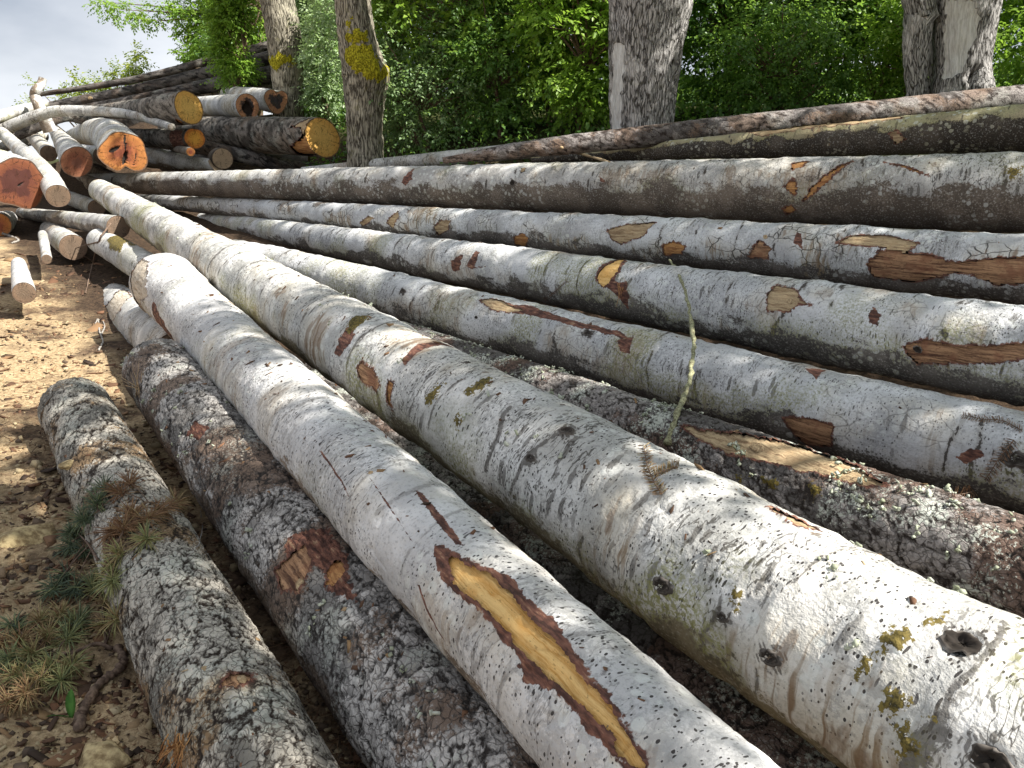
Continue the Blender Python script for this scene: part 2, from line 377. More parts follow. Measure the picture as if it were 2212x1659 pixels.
M['trunk'] = fissured_bark('fissured_trunk_bark', (.44, .425, .41), (.05, .045, .04), 1.0, .12)
M['trunk_tan'] = fissured_bark('fissured_tan_trunk_bark', (.36, .33, .26), (.06, .05, .038), .8, .35)
M['cut_yellow'] = cut_wood('cut_yellow_wood', (.76, .48, .14), (.72, .40, .10))
M['cut_orange'] = cut_wood('cut_orange_wood', (.70, .36, .06), (.60, .20, .04))
M['cut_red'] = cut_wood('cut_red_wood', (.13, .042, .026), (.20, .07, .032), (.075, .026, .02), .5)
M['cut_redorange'] = cut_wood('cut_red_orange_wood', (.34, .11, .045), (.46, .19, .055), (.22, .065, .035), .35)
M['cut_heart'] = cut_wood('cut_wood_dark_heart', (.42, .2, .11), (.46, .23, .12), (.045, .04, .042), .55)
M['cut_grey'] = cut_wood('cut_weathered_wood', (.16, .115, .08), (.20, .135, .09))
M['cut_brown'] = cut_wood('cut_brown_wood', (.25, .09, .05), (.30, .13, .07), (.17, .07, .045), .3)
M['cut_tan'] = cut_wood('cut_tan_wood', (.42, .31, .20), (.46, .34, .22))
M['scar_fresh'] = scar_wood('fresh_scar_wood', (.58, .29, .07), (.86, .57, .23), (.74, .40, .12), 2.0)
M['scar_tan'] = scar_wood('tan_scar_wood', (.20, .13, .075), (.50, .38, .23), (.36, .25, .14), 5)
M['scar_red'] = scar_wood('red_scar_wood', (.075, .036, .025), (.46, .27, .15), (.24, .11, .065), 3.5)
M['scar_orange'] = scar_wood('orange_scar_wood', (.20, .08, .035), (.55, .30, .12), (.36, .15, .06), 5)
M['scar_pale'] = scar_wood('pale_weathered_wood', (.30, .25, .19), (.60, .54, .45), (.48, .41, .32), 6)
M['scar_grey'] = scar_wood('grey_weathered_wood', (.30, .29, .27), (.58, .58, .56), (.46, .45, .42))
M['knot_dark'] = None
M['knot_dark'] = tone_mat('knot_bark', [(.012, .011, .010), (.03, .026, .022), (.17, .155, .14), (.40, .39, .37)])
M['twig'] = plain('twig_bark', (.09, .06, .045), (.20, .14, .10), 60)
M['twig_grey'] = plain('twig_grey_bark', (.18, .16, .14), (.42, .40, .36), 60)
M['twig_lichen'] = plain('twig_lichen', (.13, .11, .065), (.36, .37, .22), 90)
M['stone'] = plain('sandstone', (.20, .14, .07), (.52, .41, .22), 26, .02)
M['moss'] = plain('yellow_moss', (.14, .13, .01), (.46, .42, .04), 40, .01)
M['weed'] = plain('weed_leaf', (.07, .19, .04), (.14, .32, .07), 30, .002, .5, trans=(.3, (.2, .4, .05)))

# ------------------------------------------------------------------ ground
def ground_z(x, y, detail=True):
    x = np.asarray(x, float); y = np.asarray(y, float)
    n = .79 * x + .62 * y; s = -.62 * x + .79 * y
    z = .085 * np.clip(np.log1p(np.exp((s - 2.2) * 1.5)) / 1.5, 0, 13) - .06
    z = z + np.interp(n, [-60, -6, -2, 3.6, 4.7, 6, 7, 8, 9, 12, 40, 300], [-2, -.25, 0, 0, .22, .55, .9, 1.45, 1.8, 2.2, 5, 20])
    z = z + 1.55 * np.exp(-(((x + 8.3) / 3.2) ** 2 + ((y - 19.2) / 2.0) ** 2))
    z = z - .10 * np.exp(-((n - 1.2) / 1.3) ** 2)
    if detail:
        p = np.stack([x, y, 0 * x], -1)
        near = np.clip(1.3 - np.hypot(x, y) / 40, 0, 1)
        z = z + near * (.045 * fbm(p * 1.6, 4, 11) + .028 * np.abs(fbm(p * 6.5, 4, 12)) + .010 * fbm(p * 25, 3, 13))
        # two faint wheel ruts on the track
        for c in (-1.05, -2.3): z = z - .085 * np.exp(-((n - c) / .17) ** 2) + .03 * np.exp(-((n - c - .3) / .12) ** 2)
    return z

def build_ground():
    ang = np.concatenate([np.linspace(-62, 40, 420), np.linspace(43, 295, 60)]); ang = np.radians(ang)
    rad = np.concatenate([np.geomspace(.35, 30, 330), np.geomspace(33, 1200, 24)])
    A, R = np.meshgrid(ang, rad, indexing='ij'); X = np.sin(A) * R; Y = np.cos(A) * R
    Z = ground_z(X, Y); na, nr = X.shape
    V = np.stack([X, Y, Z], -1).reshape(-1, 3)
    i, j = np.meshgrid(np.arange(na), np.arange(nr - 1), indexing='ij'); i2 = (i + 1) % na
    Fq = np.stack([i * nr + j, i * nr + j + 1, i2 * nr + j + 1, i2 * nr + j], -1).reshape(-1, 4)
    V = np.vstack([V, [[0, 0, float(ground_z(0, 0))]]]); c = len(V) - 1
    faces = [tuple(f) for f in Fq.tolist()] + [(k * nr, ((k + 1) % na) * nr, c) for k in range(na)]
    me = mesh_from('ground', V, faces)
    b = NB('forest_soil'); co = b.n('ShaderNodeNewGeometry').outputs['Position']
    cw = b.vadd(co, b.noise(co, 3, 1, col=True), .25)
    tan = b.mix(b.ramp(b.noise(co, 35, 4, .7), .35, .65), (.31, .22, .125), (.55, .415, .25))
    dark = b.mix(b.ramp(b.noise(co, 24, 5, .7), .35, .65), (.055, .038, .027), (.19, .125, .078))
    col = b.mix(b.ramp(b.noise(cw, 1.5, 5, .62), .38, .54), dark, tan)
    col = b.mix(b.ramp(b.noise(cw, 16, 4, .7), .60, .68), col, (.055, .038, .028))
    sp = b.n('ShaderNodeSeparateXYZ'); b.put(sp.inputs[0], co)
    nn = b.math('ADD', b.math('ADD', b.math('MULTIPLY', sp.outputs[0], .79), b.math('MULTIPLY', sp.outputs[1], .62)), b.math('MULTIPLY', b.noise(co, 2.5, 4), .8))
    col = b.mix(b.ramp(nn, 1.5, 2.0), col, b.mix(.55, dark, (.018, .013, .010)))          # bark litter, humus and painted log-gap shade under the log deck, off the track
    col = b.mix(b.ramp(nn, 7.5, 8.8), col, (.05, .055, .02))
    h = b.math('ADD', b.noise(co, 40, 5, .7), 0.0)
    m = b.finish(col, .95, b.bump(h, .03, .9), .1)
    o = obj('ground', me, m); o['kind'] = 'structure'
build_ground()

# ------------------------------------------------------------------ logs
GRID = {}
def seg_sd(px, py, poly):
    n = len(poly); d = np.full(px.shape, 1e9); inside = np.zeros(px.shape, bool)
    for k in range(n):
        ax, ay = poly[k]; bx, by = poly[(k + 1) % n]
        ex, ey = bx - ax, by - ay; wx, wy = px - ax, py - ay
        t = np.clip((wx * ex + wy * ey) / max(ex * ex + ey * ey, 1e-12), 0, 1)
        d = np.minimum(d, np.hypot(wx - t * ex, wy - t * ey))
        cnd = ((ay > py) != (by > py)) & (px < ex * (py - ay) / (ey if ey else 1e-9) + ax); inside ^= cnd
    return np.where(inside, -d, d)

def catmull(P, n=60):
    P = np.vstack([2 * P[0] - P[1], P, 2 * P[-1] - P[-2]]); out = []
    for k in range(1, len(P) - 2):
        t = np.linspace(0, 1, n, endpoint=False)[:, None]
        a, b_, c, d = P[k - 1], P[k], P[k + 1], P[k + 2]
        out.append(.5 * (2 * b_ + (c - a) * t + (2 * a - 5 * b_ + 4 * c - d) * t ** 2 + (3 * b_ - a - 3 * c + d) * t ** 3))
    out.append(P[-2:-1]); return np.vstack(out)

def sweep(P, R, res, seed, kind, lobes=(), tilt=((0, 0), (0, 0)), lump=1.0, ref=None, nmin=20, nmax=230, dsmin=.0062):
    """grid of surface points round a path; returns dict"""
    PR = np.hstack([P, R[:, None]])
    D = catmull(PR) if len(P) > 2 else np.array([PR[0] + (PR[1] - PR[0]) * t for t in np.linspace(0, 1, 200)])
    c = D[:, :3]; seg = np.linalg.norm(np.diff(c, axis=0), axis=1); S = np.concatenate([[0], np.cumsum(seg)])
    dist = np.linalg.norm(c - CAM, axis=1); sp = np.clip(dist * .0034 * res, dsmin, .09)
    W = np.concatenate([[0], np.cumsum(seg / ((sp[1:] + sp[:-1]) / 2))]); ns = max(int(W[-1]), 8)
    w = np.linspace(0, W[-1], ns + 1); s = np.interp(w, W, S)
    c = np.stack([np.interp(s, S, D[:, k]) for k in range(3)], -1); r = np.interp(s, S, D[:, 3])
    L = s[-1]
    bow = np.stack([np.sin(s / L * 3.1 * 1.0 + seed) * .3, np.cos(s / L * 5 + seed * 2) * .2, np.sin(s / L * 4 + seed * 3) * .25], -1)
    if len(P) == 2: c = c + bow * .08 * r[:, None] * lump
    T = np.gradient(c, axis=0); T /= np.linalg.norm(T, axis=1)[:, None]
    up0 = np.array([0, 0, 1.0]) if ref is None else np.array(ref, float)
    up = up0 - (T @ up0)[:, None] * T; up /= np.linalg.norm(up, axis=1)[:, None]; side = np.cross(T, up)
    nt = int(np.clip(2 * math.pi * r.max() / max(dsmin, np.min(sp)), nmin, nmax))
    th = np.arange(nt) / nt * 2 * math.pi
    ct, stn = np.cos(th)[None, :, None], np.sin(th)[None, :, None]
    rad = ct * up[:, None] + stn * side[:, None]
    off = np.random.default_rng(seed).uniform(-40, 40, 3)
    bco = np.stack([r[:, None] * np.cos(th), r[:, None] * np.sin(th), np.repeat(s[:, None], nt, 1)], -1) + off
    rr = np.repeat(r[:, None], nt, 1)
    prof = np.ones_like(rr)
    for (a, k, ph, fade) in lobes:
        if k == 'n': prof = prof - a * np.exp(-(((th[None] - ph + math.pi) % (2 * math.pi) - math.pi) / .28) ** 2) * np.exp(-s[:, None] / fade)
        else: prof = prof + a * np.cos(k * (th[None] - ph)) * np.exp(-s[:, None] / fade)
    rr = rr * prof
    disp = rr * lump * (.040 * fbm(bco * 2.0, 3, seed) + .022 * fbm(bco * 6.5, 3, seed + 5))
    plate = np.ones_like(rr); prnd = plate * .5
    if kind == 'plate':
        q = bco + .055 * np.stack([fbm(bco * 12, 3, seed + 1), fbm(bco * 12, 3, seed + 2), fbm(bco * 12, 3, seed + 3)], -1)
        f1, f2, rid = cells(q * np.array([25, 25, 15.0]), seed); prnd = rid
        f1b, f2b, ridb = cells(q * np.array([11, 11, 7.0]) + 5, seed + 50); plate = np.minimum(f2 - f1 + .04, (f2b - f1b) * 1.6)
        hgt = smooth(.02, .12, plate) * (.6 + .8 * rid)
        zone = smooth(-.35, .1, fbm(bco * 3.2, 3, seed + 9))
        disp = disp + (.0075 * hgt - .003) * (.4 + .6 * zone) + .0022 * fbm(bco * 55, 2, seed + 8)
    elif kind == 'ridge':
        q = bco * np.array([17, 17, 3.2]) + .5 * np.stack([fbm(bco * 4, 2, seed + 1), fbm(bco * 4, 2, seed + 2), fbm(bco * 4, 2, seed + 3)], -1)
        f1, f2, rid = cells(q, seed); disp = disp + .018 * (smooth(.02, .3, f2 - f1) - .5) + .012 * fbm(bco * np.array([9, 9, 2]), 3, seed + 4)
    else:
        wr = fbm(bco * np.array([5, 5, 15.0]), 3, seed + 7)
        disp = disp + .0045 * wr * (rr / .2) + .0018 * fbm(bco * 42, 2, seed + 8)
        ridge = np.abs(fbm(bco * np.array([3.5, 3.5, 9.0]), 2, seed + 21)); disp = disp - .006 * smooth(.05, 0, ridge) * smooth(.0, .25, fbm(bco * 2.4, 2, seed + 22))
    whorl = np.zeros_like(rr)
    if kind == 'smooth':
        wg = np.random.default_rng(seed + 77); p = wg.uniform(.05, .3); wv = fbm(bco * np.array([4, 4, 4.0]), 3, seed + 78); av = fbm(bco * np.array([6, 6, 1.5]), 2, seed + 79)
        while p < L:
            q = (s[:, None] - p + .07 * wv + .05 * np.cos(th - wg.uniform(0, 6.3))[None]) / wg.uniform(.009, .022)
            whorl = np.maximum(whorl, np.exp(-q * q) * smooth(-.12, .22, av + wg.uniform(-.22, .25) + .18 * np.cos(th - wg.uniform(0, 6.3))[None])); disp = disp + .004 * lump * np.exp(-(q * .35) ** 2) * (rr / .2)
            p += wg.uniform(.14, .48)
    lo = np.stack([.5 + .45 * fbm(bco * 5.5, 4, seed + 41), .5 + .45 * fbm(bco * 3.1, 3, seed + 42), .5 + .45 * fbm(bco * 2.2, 3, seed + 43)], -1)
    lo2 = np.stack([.5 + .45 * fbm(bco * 4.3, 3, seed + 44), .5 + .45 * fbm(bco * np.array([2.6, 2.6, 4.0]), 3, seed + 45), .5 + .45 * fbm(bco * 3.6, 4, seed + 46)], -1)
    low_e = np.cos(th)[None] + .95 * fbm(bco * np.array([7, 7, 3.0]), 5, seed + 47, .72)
    rr = rr + disp
    ax = np.zeros_like(rr)
    for e, (ku, ks) in enumerate(tilt):
        de = s if e == 0 else L - s
        ax = ax + np.exp(-de / (1.2 * r.mean()))[:, None] * r.mean() * (ku * np.cos(th) + ks * np.sin(th))[None]
    V = c[:, None] + rad * rr[..., None] + T[:, None] * ax[..., None]
    return dict(whorl=whorl, lo=lo, lo2=lo2, low_e=low_e, prnd=prnd, V=V, c=c, r=r, s=s, th=th, rad=rad, T=T, bco=bco, plate=plate, L=L, nt=nt, rr=rr)

def locate(g, u, v):
    pix = project(g['V']); d2 = ((pix - np.array([u, v])) ** 2).sum(-1)
    face = ((CAM - g['V']) * g['rad']).sum(-1) > 0
    d2 = np.where(face, d2, d2 + 1e9); k = np.unravel_index(np.argmin(d2), d2.shape); return k

def poly_sd(g, poly, rag=.012, seed=0):
    ks = [locate(g, u, v) for u, v in poly]
    r0 = g['r'][ks[0][0]]; t0 = g['th'][ks[0][1]]
    wrap = lambda t: (t - t0 + math.pi) % (2 * math.pi) - math.pi
    pl = [(wrap(g['th'][k[1]]) * r0, g['s'][k[0]]) for k in ks]
    X = np.repeat((wrap(g['th']) * r0)[None], len(g['s']), 0); Y = np.repeat(g['s'][:, None], g['nt'], 1)
    sd = np.full(X.shape, 9.0); ys = [p[1] for p in pl]; rows = (g['s'] > min(ys) - .15) & (g['s'] < max(ys) + .15)
    if not rows.any(): return sd
    b = g['bco'][rows]
    sd[rows] = seg_sd(X[rows], Y[rows], pl) + rag * (fbm(b * np.array([22, 22, 14.0]), 3, seed + 31) + .6 * fbm(b * 70, 2, seed + 32))
    return sd

def grid_faces(ns, nt, keep=None):
    i, j = np.meshgrid(np.arange(ns - 1), np.arange(nt), indexing='ij'); j2 = (j + 1) % nt
    Fq = np.stack([i * nt + j, i * nt + j2, (i + 1) * nt + j2, (i + 1) * nt + j], -1)
    return Fq[keep] if keep is not None else Fq.reshape(-1, 4)

def cap_mesh(g, end, seed, relief=.006, cav=()):
    k = 0 if end == 0 else -1
    ring = g['V'][k]; c = ring.mean(0); T = g['T'][k]; up = g['rad'][k][0]; side = np.cross(T, up)
    nt = len(ring); fr = np.array([1, .97, .9, .8, .68, .54, .4, .26, .12]) if not cav else np.concatenate([[1, .985], np.linspace(.96, .04, 26)])
    V = []; C = []; K = []; r0 = np.linalg.norm(ring - c, axis=1).mean()
    for f in fr:
        P = c + (ring - c) * f
        loc = np.stack([(P - c) @ up, (P - c) @ side, np.full(nt, f)], -1)
        q = loc * 9 + seed
        d = relief * fbm(np.stack([loc[:, 0] * 7, loc[:, 1] * 25, loc[:, 0] * 0 + seed], -1), 3, seed) * (f < .99) - (.003 if .9 < f < .99 else 0) 
        kv = np.zeros(nt)
        for (cx, cy, rx, ry, rot, dep) in cav:      # rotted hollows and splits, in face radii (up, to the right)
            a, b_ = loc[:, 1] / r0 * (-1 if end else 1) - cx, loc[:, 0] / r0 - cy; cr, sr = math.cos(rot), math.sin(rot)
            q = np.hypot((a * cr + b_ * sr) / rx, (-a * sr + b_ * cr) / ry) + .35 * fbm(loc * 18 + seed, 3, seed)
            w = smooth(1.1, .75, q); kv = np.maximum(kv, w); d = d - dep * w
        V.append(P + (-T if end == 0 else T) * d[:, None]); C.append(loc); K.append(kv)
    V.append(c[None]); C.append(np.zeros((1, 3))); K.append(K[-1][:1])
    V = np.vstack(V); C = np.vstack(C); F = []
    for a in range(len(fr) - 1):
        for j in range(nt):
            j2 = (j + 1) % nt; q = (a * nt + j, a * nt + j2, (a + 1) * nt + j2, (a + 1) * nt + j)
            F.append(q if end else q[::-1])
    a = len(fr) - 1
    for j in range(nt): q = (a * nt + j, a * nt + (j + 1) % nt, len(V) - 1); F.append(q if end else q[::-1])
    me = mesh_from('cut_face', V, F); attr(me, 'cco', C, 'FLOAT_VECTOR'); attr(me, 'cav', np.concatenate(K)); return me

def knot_mesh(P, N, up, size, kind, seed):
    """raised collar with ring wrinkles round a sunk centre"""
    side = np.cross(N, up); nt = 28; V = []; 
    prof = [(1.0, -.12), (.9, .03), (.78, .12), (.66, .15), (.55, .12), (.46, .16), (.38, .11), (.3, .13), (.22, .08), (.12, .1), (.03, .06)] if kind == 'scab' else [(.98, -.14), (.92, -.06), (.88, .0), (.84, .02), (.80, .03), (.74, .02), (.68, .03), (.58, .0 if kind == 'hole' else .10), (.42, -.05 if kind == 'hole' else .11), (.2, -.2 if kind == 'hole' else .10), (.05, -.25 if kind == 'hole' else .10)]
    for (f, h) in prof:
        for j in range(nt):
            a = j / nt * 2 * math.pi; w = 1 + .10 * math.sin(2 * a + seed) + .06 * math.sin(3 * a + seed * 2 + f * 2) + .05 * math.sin(7 * a + f * 5)
            V.append(P + (up * math.cos(a) * 1.15 + side * math.sin(a) * .9) * size * f * w + N * size * (h + .03 * math.sin(7 * a + f * 9)))
    F = []
    for k in range(len(prof) - 1):
        for j in range(nt): F.append((k * nt + j, (k + 1) * nt + j, (k + 1) * nt + (j + 1) % nt, k * nt + (j + 1) % nt))
    F.append(tuple((len(prof) - 1) * nt + j for j in range(nt)))
    V = np.array(V); q = (V - P) / size; V = V + (N * (fbm(q * 2.6 + seed, 3, seed) * (.16 if kind != 'cut' else .04) * size)[:, None]) + np.stack([fbm(q * 2.1 + seed + 3 * k, 3, seed + k) for k in range(3)], -1) * size * (.22 if kind != 'cut' else .08)
    me = mesh_from('knot', V, F)
    B = np.array(V) - P; attr(me, 'bco', B * 1.0 + seed, 'FLOAT_VECTOR')
    tn = np.repeat([.75, .66, .5, .42, .4, .2, .16, .03, 0, 0, 0] if kind == 'hole' else [.8, .6, .45, .5, .3, .42, .2, .35, .15, .25, .1] if kind == 'scab' else [.8, .7, .6, .5, .55, .4, .42, .22, .08, 0, 0], nt); tn = np.clip(tn + .22 * fbm(q * 4 + seed, 3, seed) * (tn > .02), 0, 1); attr(me, 'tone', tn); return me

LOGN = [0]; ROOT = {}
def make_log(key, label, mat, stations, ext=(0, 0), kind='smooth', caps=('cut_grey', 'cut_grey'), lobes=(), tilt=((0, 0), (0, 0)), lump=1.0,
             scars=(), dmg=(), moss=(), knots=(), group='felled logs heaped on the deck', name='log', cat='log', res=1.0, ref=None, flare=None, cav=()):
    LOGN[0] += 1; seed = 100 + LOGN[0] * 7
    PS = [station(e) for e in stations]; P = [p for p, r in PS]; R = [r for p, r in PS]
    if ext[0]:
        d = P[0] - P[1]; l = np.linalg.norm(d); P.insert(0, P[0] + d / l * ext[0]); R.insert(0, R[0] + (R[0] - R[1]) / l * min(ext[0], .5))
    if ext[1]:
        d = P[-1] - P[-2]; l = np.linalg.norm(d); P.append(P[-1] + d / l * ext[1]); R.append((R[-1] + (R[-1] - R[-2]) / l * min(ext[1], .6)) if flare is None else flare)
    P = np.array(P); R = np.maximum(np.array(R), .012)
    g = sweep(P, R, res, seed, kind, lobes, tilt, lump, ref); GRID[key] = g
    V = g['V']; ns, nt = V.shape[:2]
    # knots lift the bark round them
    kn = []
    for (u, v, size, kk) in knots:
        k = locate(g, u, v); kn.append((k, size, kk, V[k] + g['rad'][k] * size * .16))
        ds = (g['s'] - g['s'][k[0]])[:, None]; dt = ((g['th'] - g['th'][k[1]] + math.pi) % (2 * math.pi) - math.pi)[None] * g['r'][k[0]]
        dd = np.hypot(ds * .87, dt * 1.1) / size * (1 + .10 * fbm(g['bco'] * 25, 2, seed)); g['whorl'] = np.maximum(g['whorl'], .9 * smooth(2.1, 1.0, dd) * (.5 + .5 * np.cos(dd * 17)) ** 2 * (size > .016) + .35 * smooth(2.4, 1.0, dd))
        V += g['rad'] * (.25 * size * np.exp(-(ds ** 2 + dt ** 2) / (1.8 * size) ** 2) - {'hole': .9, 'cut': .3, 'scab': .05}[kk] * size * np.exp(-(ds ** 2 + dt ** 2) / (.62 * size) ** 2))[..., None]
    dm = np.zeros((ns, nt)); ms = np.zeros((ns, nt))
    for q, (poly, w) in enumerate(dmg):
        sd = poly_sd(g, poly, w, seed + q); m = np.clip(.5 - (sd + (.010 if w == .016 else 0)) / (.02 if w > .003 else .007), 0, 1); dm = np.maximum(dm, m)
        V += g['rad'] * (m * (.004 * fbm(g['bco'] * 45, 3, seed) - .002))[..., None]
    for q, (poly, w) in enumerate(moss):
        sd = poly_sd(g, poly, w, seed + 60 + q); m = np.clip(.55 - sd / .05, 0, 1); ms = np.maximum(ms, m)
        V += g['rad'] * (smooth(.4, .8, m) * (.006 + .012 * np.abs(fbm(g['bco'] * 60, 2, seed))))[..., None]
    keepv = np.zeros((ns, nt)); parts = []
    for q, sc in enumerate(scars):
        poly, sm = sc[0], sc[1]; depth = sc[2] if len(sc) > 2 else .006; rag = sc[3] if len(sc) > 3 else .010
        sd = poly_sd(g, poly, rag, seed + 90 + q) - (sc[4] if len(sc) > 4 else 0)
        patch = V - g['rad'] * (depth + .0025 * fbm(g['bco'] * np.array([40, 40, 6.0]), 3, seed + q))[..., None]
        inn = sd < .02
        fk = inn[:-1] & inn[1:]; fk = fk & np.roll(fk, -1, 1)
        if fk.any():
            Fq = grid_faces(ns, nt, fk); used, inv = np.unique(Fq, return_inverse=True)
            me = mesh_from('wood_scar', patch.reshape(-1, 3)[used], inv.reshape(-1, 4)); attr(me, 'bco', g['bco'].reshape(-1, 3)[used], 'FLOAT_VECTOR')
            parts.append(('wood_scar', me, sm))
        V = V + g['rad'] * (.009 * np.exp(-((sd - .007) / .008) ** 2) * np.clip(.5 + 1.4 * fbm(g['bco'] * 16, 2, seed + q), 0, 1.4))[..., None]
        gs = np.gradient(sd, g['s'], axis=0); gx = (np.roll(sd, -1, 1) - np.roll(sd, 1, 1)) / (2 * g['r'][:, None] * 2 * math.pi / nt)
        hs = np.maximum(np.gradient(g['s'])[:, None], g['r'][:, None] * 2 * math.pi / nt); near = np.abs(sd) < .55 * hs
        gg = np.maximum(gs ** 2 + gx ** 2, .3); tt = np.cross(g['T'][:, None], g['rad'])
        V = V - (np.where(near, sd * gx / gg, 0))[..., None] * tt - (np.where(near, sd * gs / gg, 0))[..., None] * g['T'][:, None]
        keepv = np.maximum(keepv, (sd < .55 * hs) & (sd < 8))
        dm = np.maximum(dm, np.where(sd < 0, .75, .62 * np.clip(1 - sd / .045, 0, 1)) if sm != 'scar_grey' else 0)
    g['V'] = V
    kf = keepv > .5; dele = kf[:-1] & kf[1:]; dele = dele & np.roll(dele, -1, 1)
    me = mesh_from('bark', V.reshape(-1, 3), grid_faces(ns, nt, ~dele))
    attr(me, 'bco', g['bco'].reshape(-1, 3), 'FLOAT_VECTOR'); attr(me, 'side', np.repeat(np.cos(g['th'])[None], ns, 0).ravel())
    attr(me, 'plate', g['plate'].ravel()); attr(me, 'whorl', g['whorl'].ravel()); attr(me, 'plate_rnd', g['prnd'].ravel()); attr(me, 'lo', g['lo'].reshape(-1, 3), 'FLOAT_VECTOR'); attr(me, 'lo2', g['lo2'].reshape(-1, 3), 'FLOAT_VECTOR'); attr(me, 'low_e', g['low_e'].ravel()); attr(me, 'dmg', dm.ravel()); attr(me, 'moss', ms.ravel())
    base = g['c'][len(g['c']) // 2].copy(); base[2] -= g['r'].mean()
    root = thing(name, label, cat, base, group); ROOT[key] = root
    obj('bark', me, M[mat], root)
    for end in (0, 1):
        if caps[end]: obj('cut_face', cap_mesh(g, end, seed + end, cav=cav if end == 0 else ()), M[caps[end]], root)
    for nm, pm, sm in parts: obj(nm, pm, M[sm], root)
    for (k, size, kk, kp) in kn:
        obj('knot', knot_mesh(kp, g['rad'][k], g['T'][k[0]], size, kk, seed), M['knot_dark'] if kk != 'cut' else M['scar_tan'], root)
    return root

def c2v(x0, y0, pts, k=.35156): return [(x0 * .86406 + a * k, y0 * .86406 + b * k) for a, b in pts]

# the front rank, lying away from the viewer to the far left
make_log('A', 'pale grey log with long yellow debarked gash edged in torn red bark', 'white', [(1120, 1600, 1343, 1377, .178), (387, 747, 489, 645, .225)], (1.6, 1.55), flare=.27,
    caps=('cut_grey', 'cut_tan'), tilt=((0, 0), (-.5, -.1)), lump=1.0,
    scars=[(c2v(800, 1245, [(800,365),(930,420),(1080,510),(1200,640),(1320,770),(1420,850),(1500,960),(1640,1120),(1720,1230),(1800,1350),(1900,1500),(1990,1640),(1920,1625),(1850,1560),(1800,1430),(1640,1300),(1500,1200),(1380,1090),(1280,960),(1180,850),(1100,740),(960,630),(830,530)]), 'scar_fresh', .010, .012, .003),
           ([(282, 600), (300, 548), (322, 570), (318, 640), (300, 660)], 'scar_pale', .004, .03)],
    dmg=[(c2v(800, 1245, [(690,300),(760,280),(880,330),(1000,420),(1180,470),(1330,620),(1440,720),(1500,830),(1600,960),(1720,1130),(1850,1290),(2000,1500),(2100,1659),(1800,1640),(1700,1500),(1560,1380),(1400,1200),(1230,1150),(1230,1090),(1180,960),(1050,810),(900,660),(780,560),(690,420)]), .016),
         ([(720, 832), (745, 852), (790, 900), (835, 945), (880, 955), (850, 925), (805, 880), (760, 838)], .012),
         ([(570, 705), (600, 722), (618, 738), (590, 722)], .008), ([(898, 1058), (912, 1066), (965, 1130), (1000, 1180), (985, 1175), (940, 1120)], .004),
         ([(330, 650), (350, 690), (380, 760), (395, 790), (372, 760), (340, 700)], .015), ([(898, 982), (930, 995), (960, 1003), (930, 1000)], .006), ([(690, 975), (692, 974), (740, 1040), (768, 1100), (738, 1042)], .002), ([(782, 1010), (784, 1010), (838, 1085), (900, 1182), (835, 1086)], .002), ([(902, 1262), (904, 1262), (936, 1340), (984, 1420), (933, 1341)], .002)],
    knots=[(735, 1268, .012, 'hole'), (800, 1020, .01, 'cut')])
make_log('B', 'thickest pale speckled log with mossy streaks and dark knot hole beside the gashed log', 'white_mossy', [(1434, 1367, 1632, 1068, .26), (281, 492, 320, 434, .19)], (1.8, 2.75), flare=.155, lump=1.2,
    caps=('cut_grey', 'cut_tan'),
    knots=[(2078, 1392, .040, 'hole'), (2140, 1640, .036, 'hole'), (1010, 785, .017, 'scab'), (1560, 1335, .02, 'scab'), (1435, 1265, .036, 'scab'), (1668, 1420, .03, 'scab'), (1148, 990, .022, 'scab'), (1225, 935, .03, 'scab')],
    scars=[(c2v(800, 600, [(230, 800), (260, 745), (330, 800), (370, 880), (350, 930), (270, 880)]), 'scar_red', .004), (c2v(800, 600, [(420, 860), (450, 880), (430, 960), (450, 1040), (420, 1010), (410, 930)]), 'scar_orange', .004, .004),
           (c2v(1660, 1245, [(650, 60), (800, 130), (950, 190), (870, 180), (750, 140)]), 'scar_tan', .003, .006)],
    dmg=[(c2v(800, 600, [(130, 600), (180, 520), (230, 490), (200, 600), (130, 720), (90, 700)]), .02), (c2v(800, 600, [(500, 740), (600, 640), (850, 620), (1000, 690), (850, 650), (640, 670), (520, 780)]), .010)],
    moss=[(c2v(800, 600, [(140, 540), (220, 480), (310, 475), (240, 530), (170, 580)]), .03), (c2v(800, 600, [(650, 950), (770, 880), (720, 960), (660, 1010)]), .03),
          (c2v(800, 600, [(890, 930), (1040, 840), (1050, 880), (930, 960)]), .03), (c2v(800, 600, [(830, 1100), (850, 1060), (870, 1100), (850, 1150)]), .02),
          (c2v(1660, 1245, [(1250, 930), (1330, 880), (1480, 830), (1440, 920), (1300, 950)]), .03), (c2v(1660, 1245, [(1600, 760), (1760, 690), (1690, 780)]), .02),
          (c2v(1660, 1245, [(1190, 1060), (1250, 1010), (1240, 1070), (1190, 1110)]), .02), (c2v(1660, 1245, [(1340, 1290), (1450, 1220), (1480, 1260), (1400, 1310)]), .025),
          (c2v(1660, 1245, [(1420, 1400), (1520, 1350), (1560, 1550), (1400, 1600)]), .05), (c2v(1660, 1245, [(430, 570), (465, 575), (450, 650), (425, 650)]), .015)])
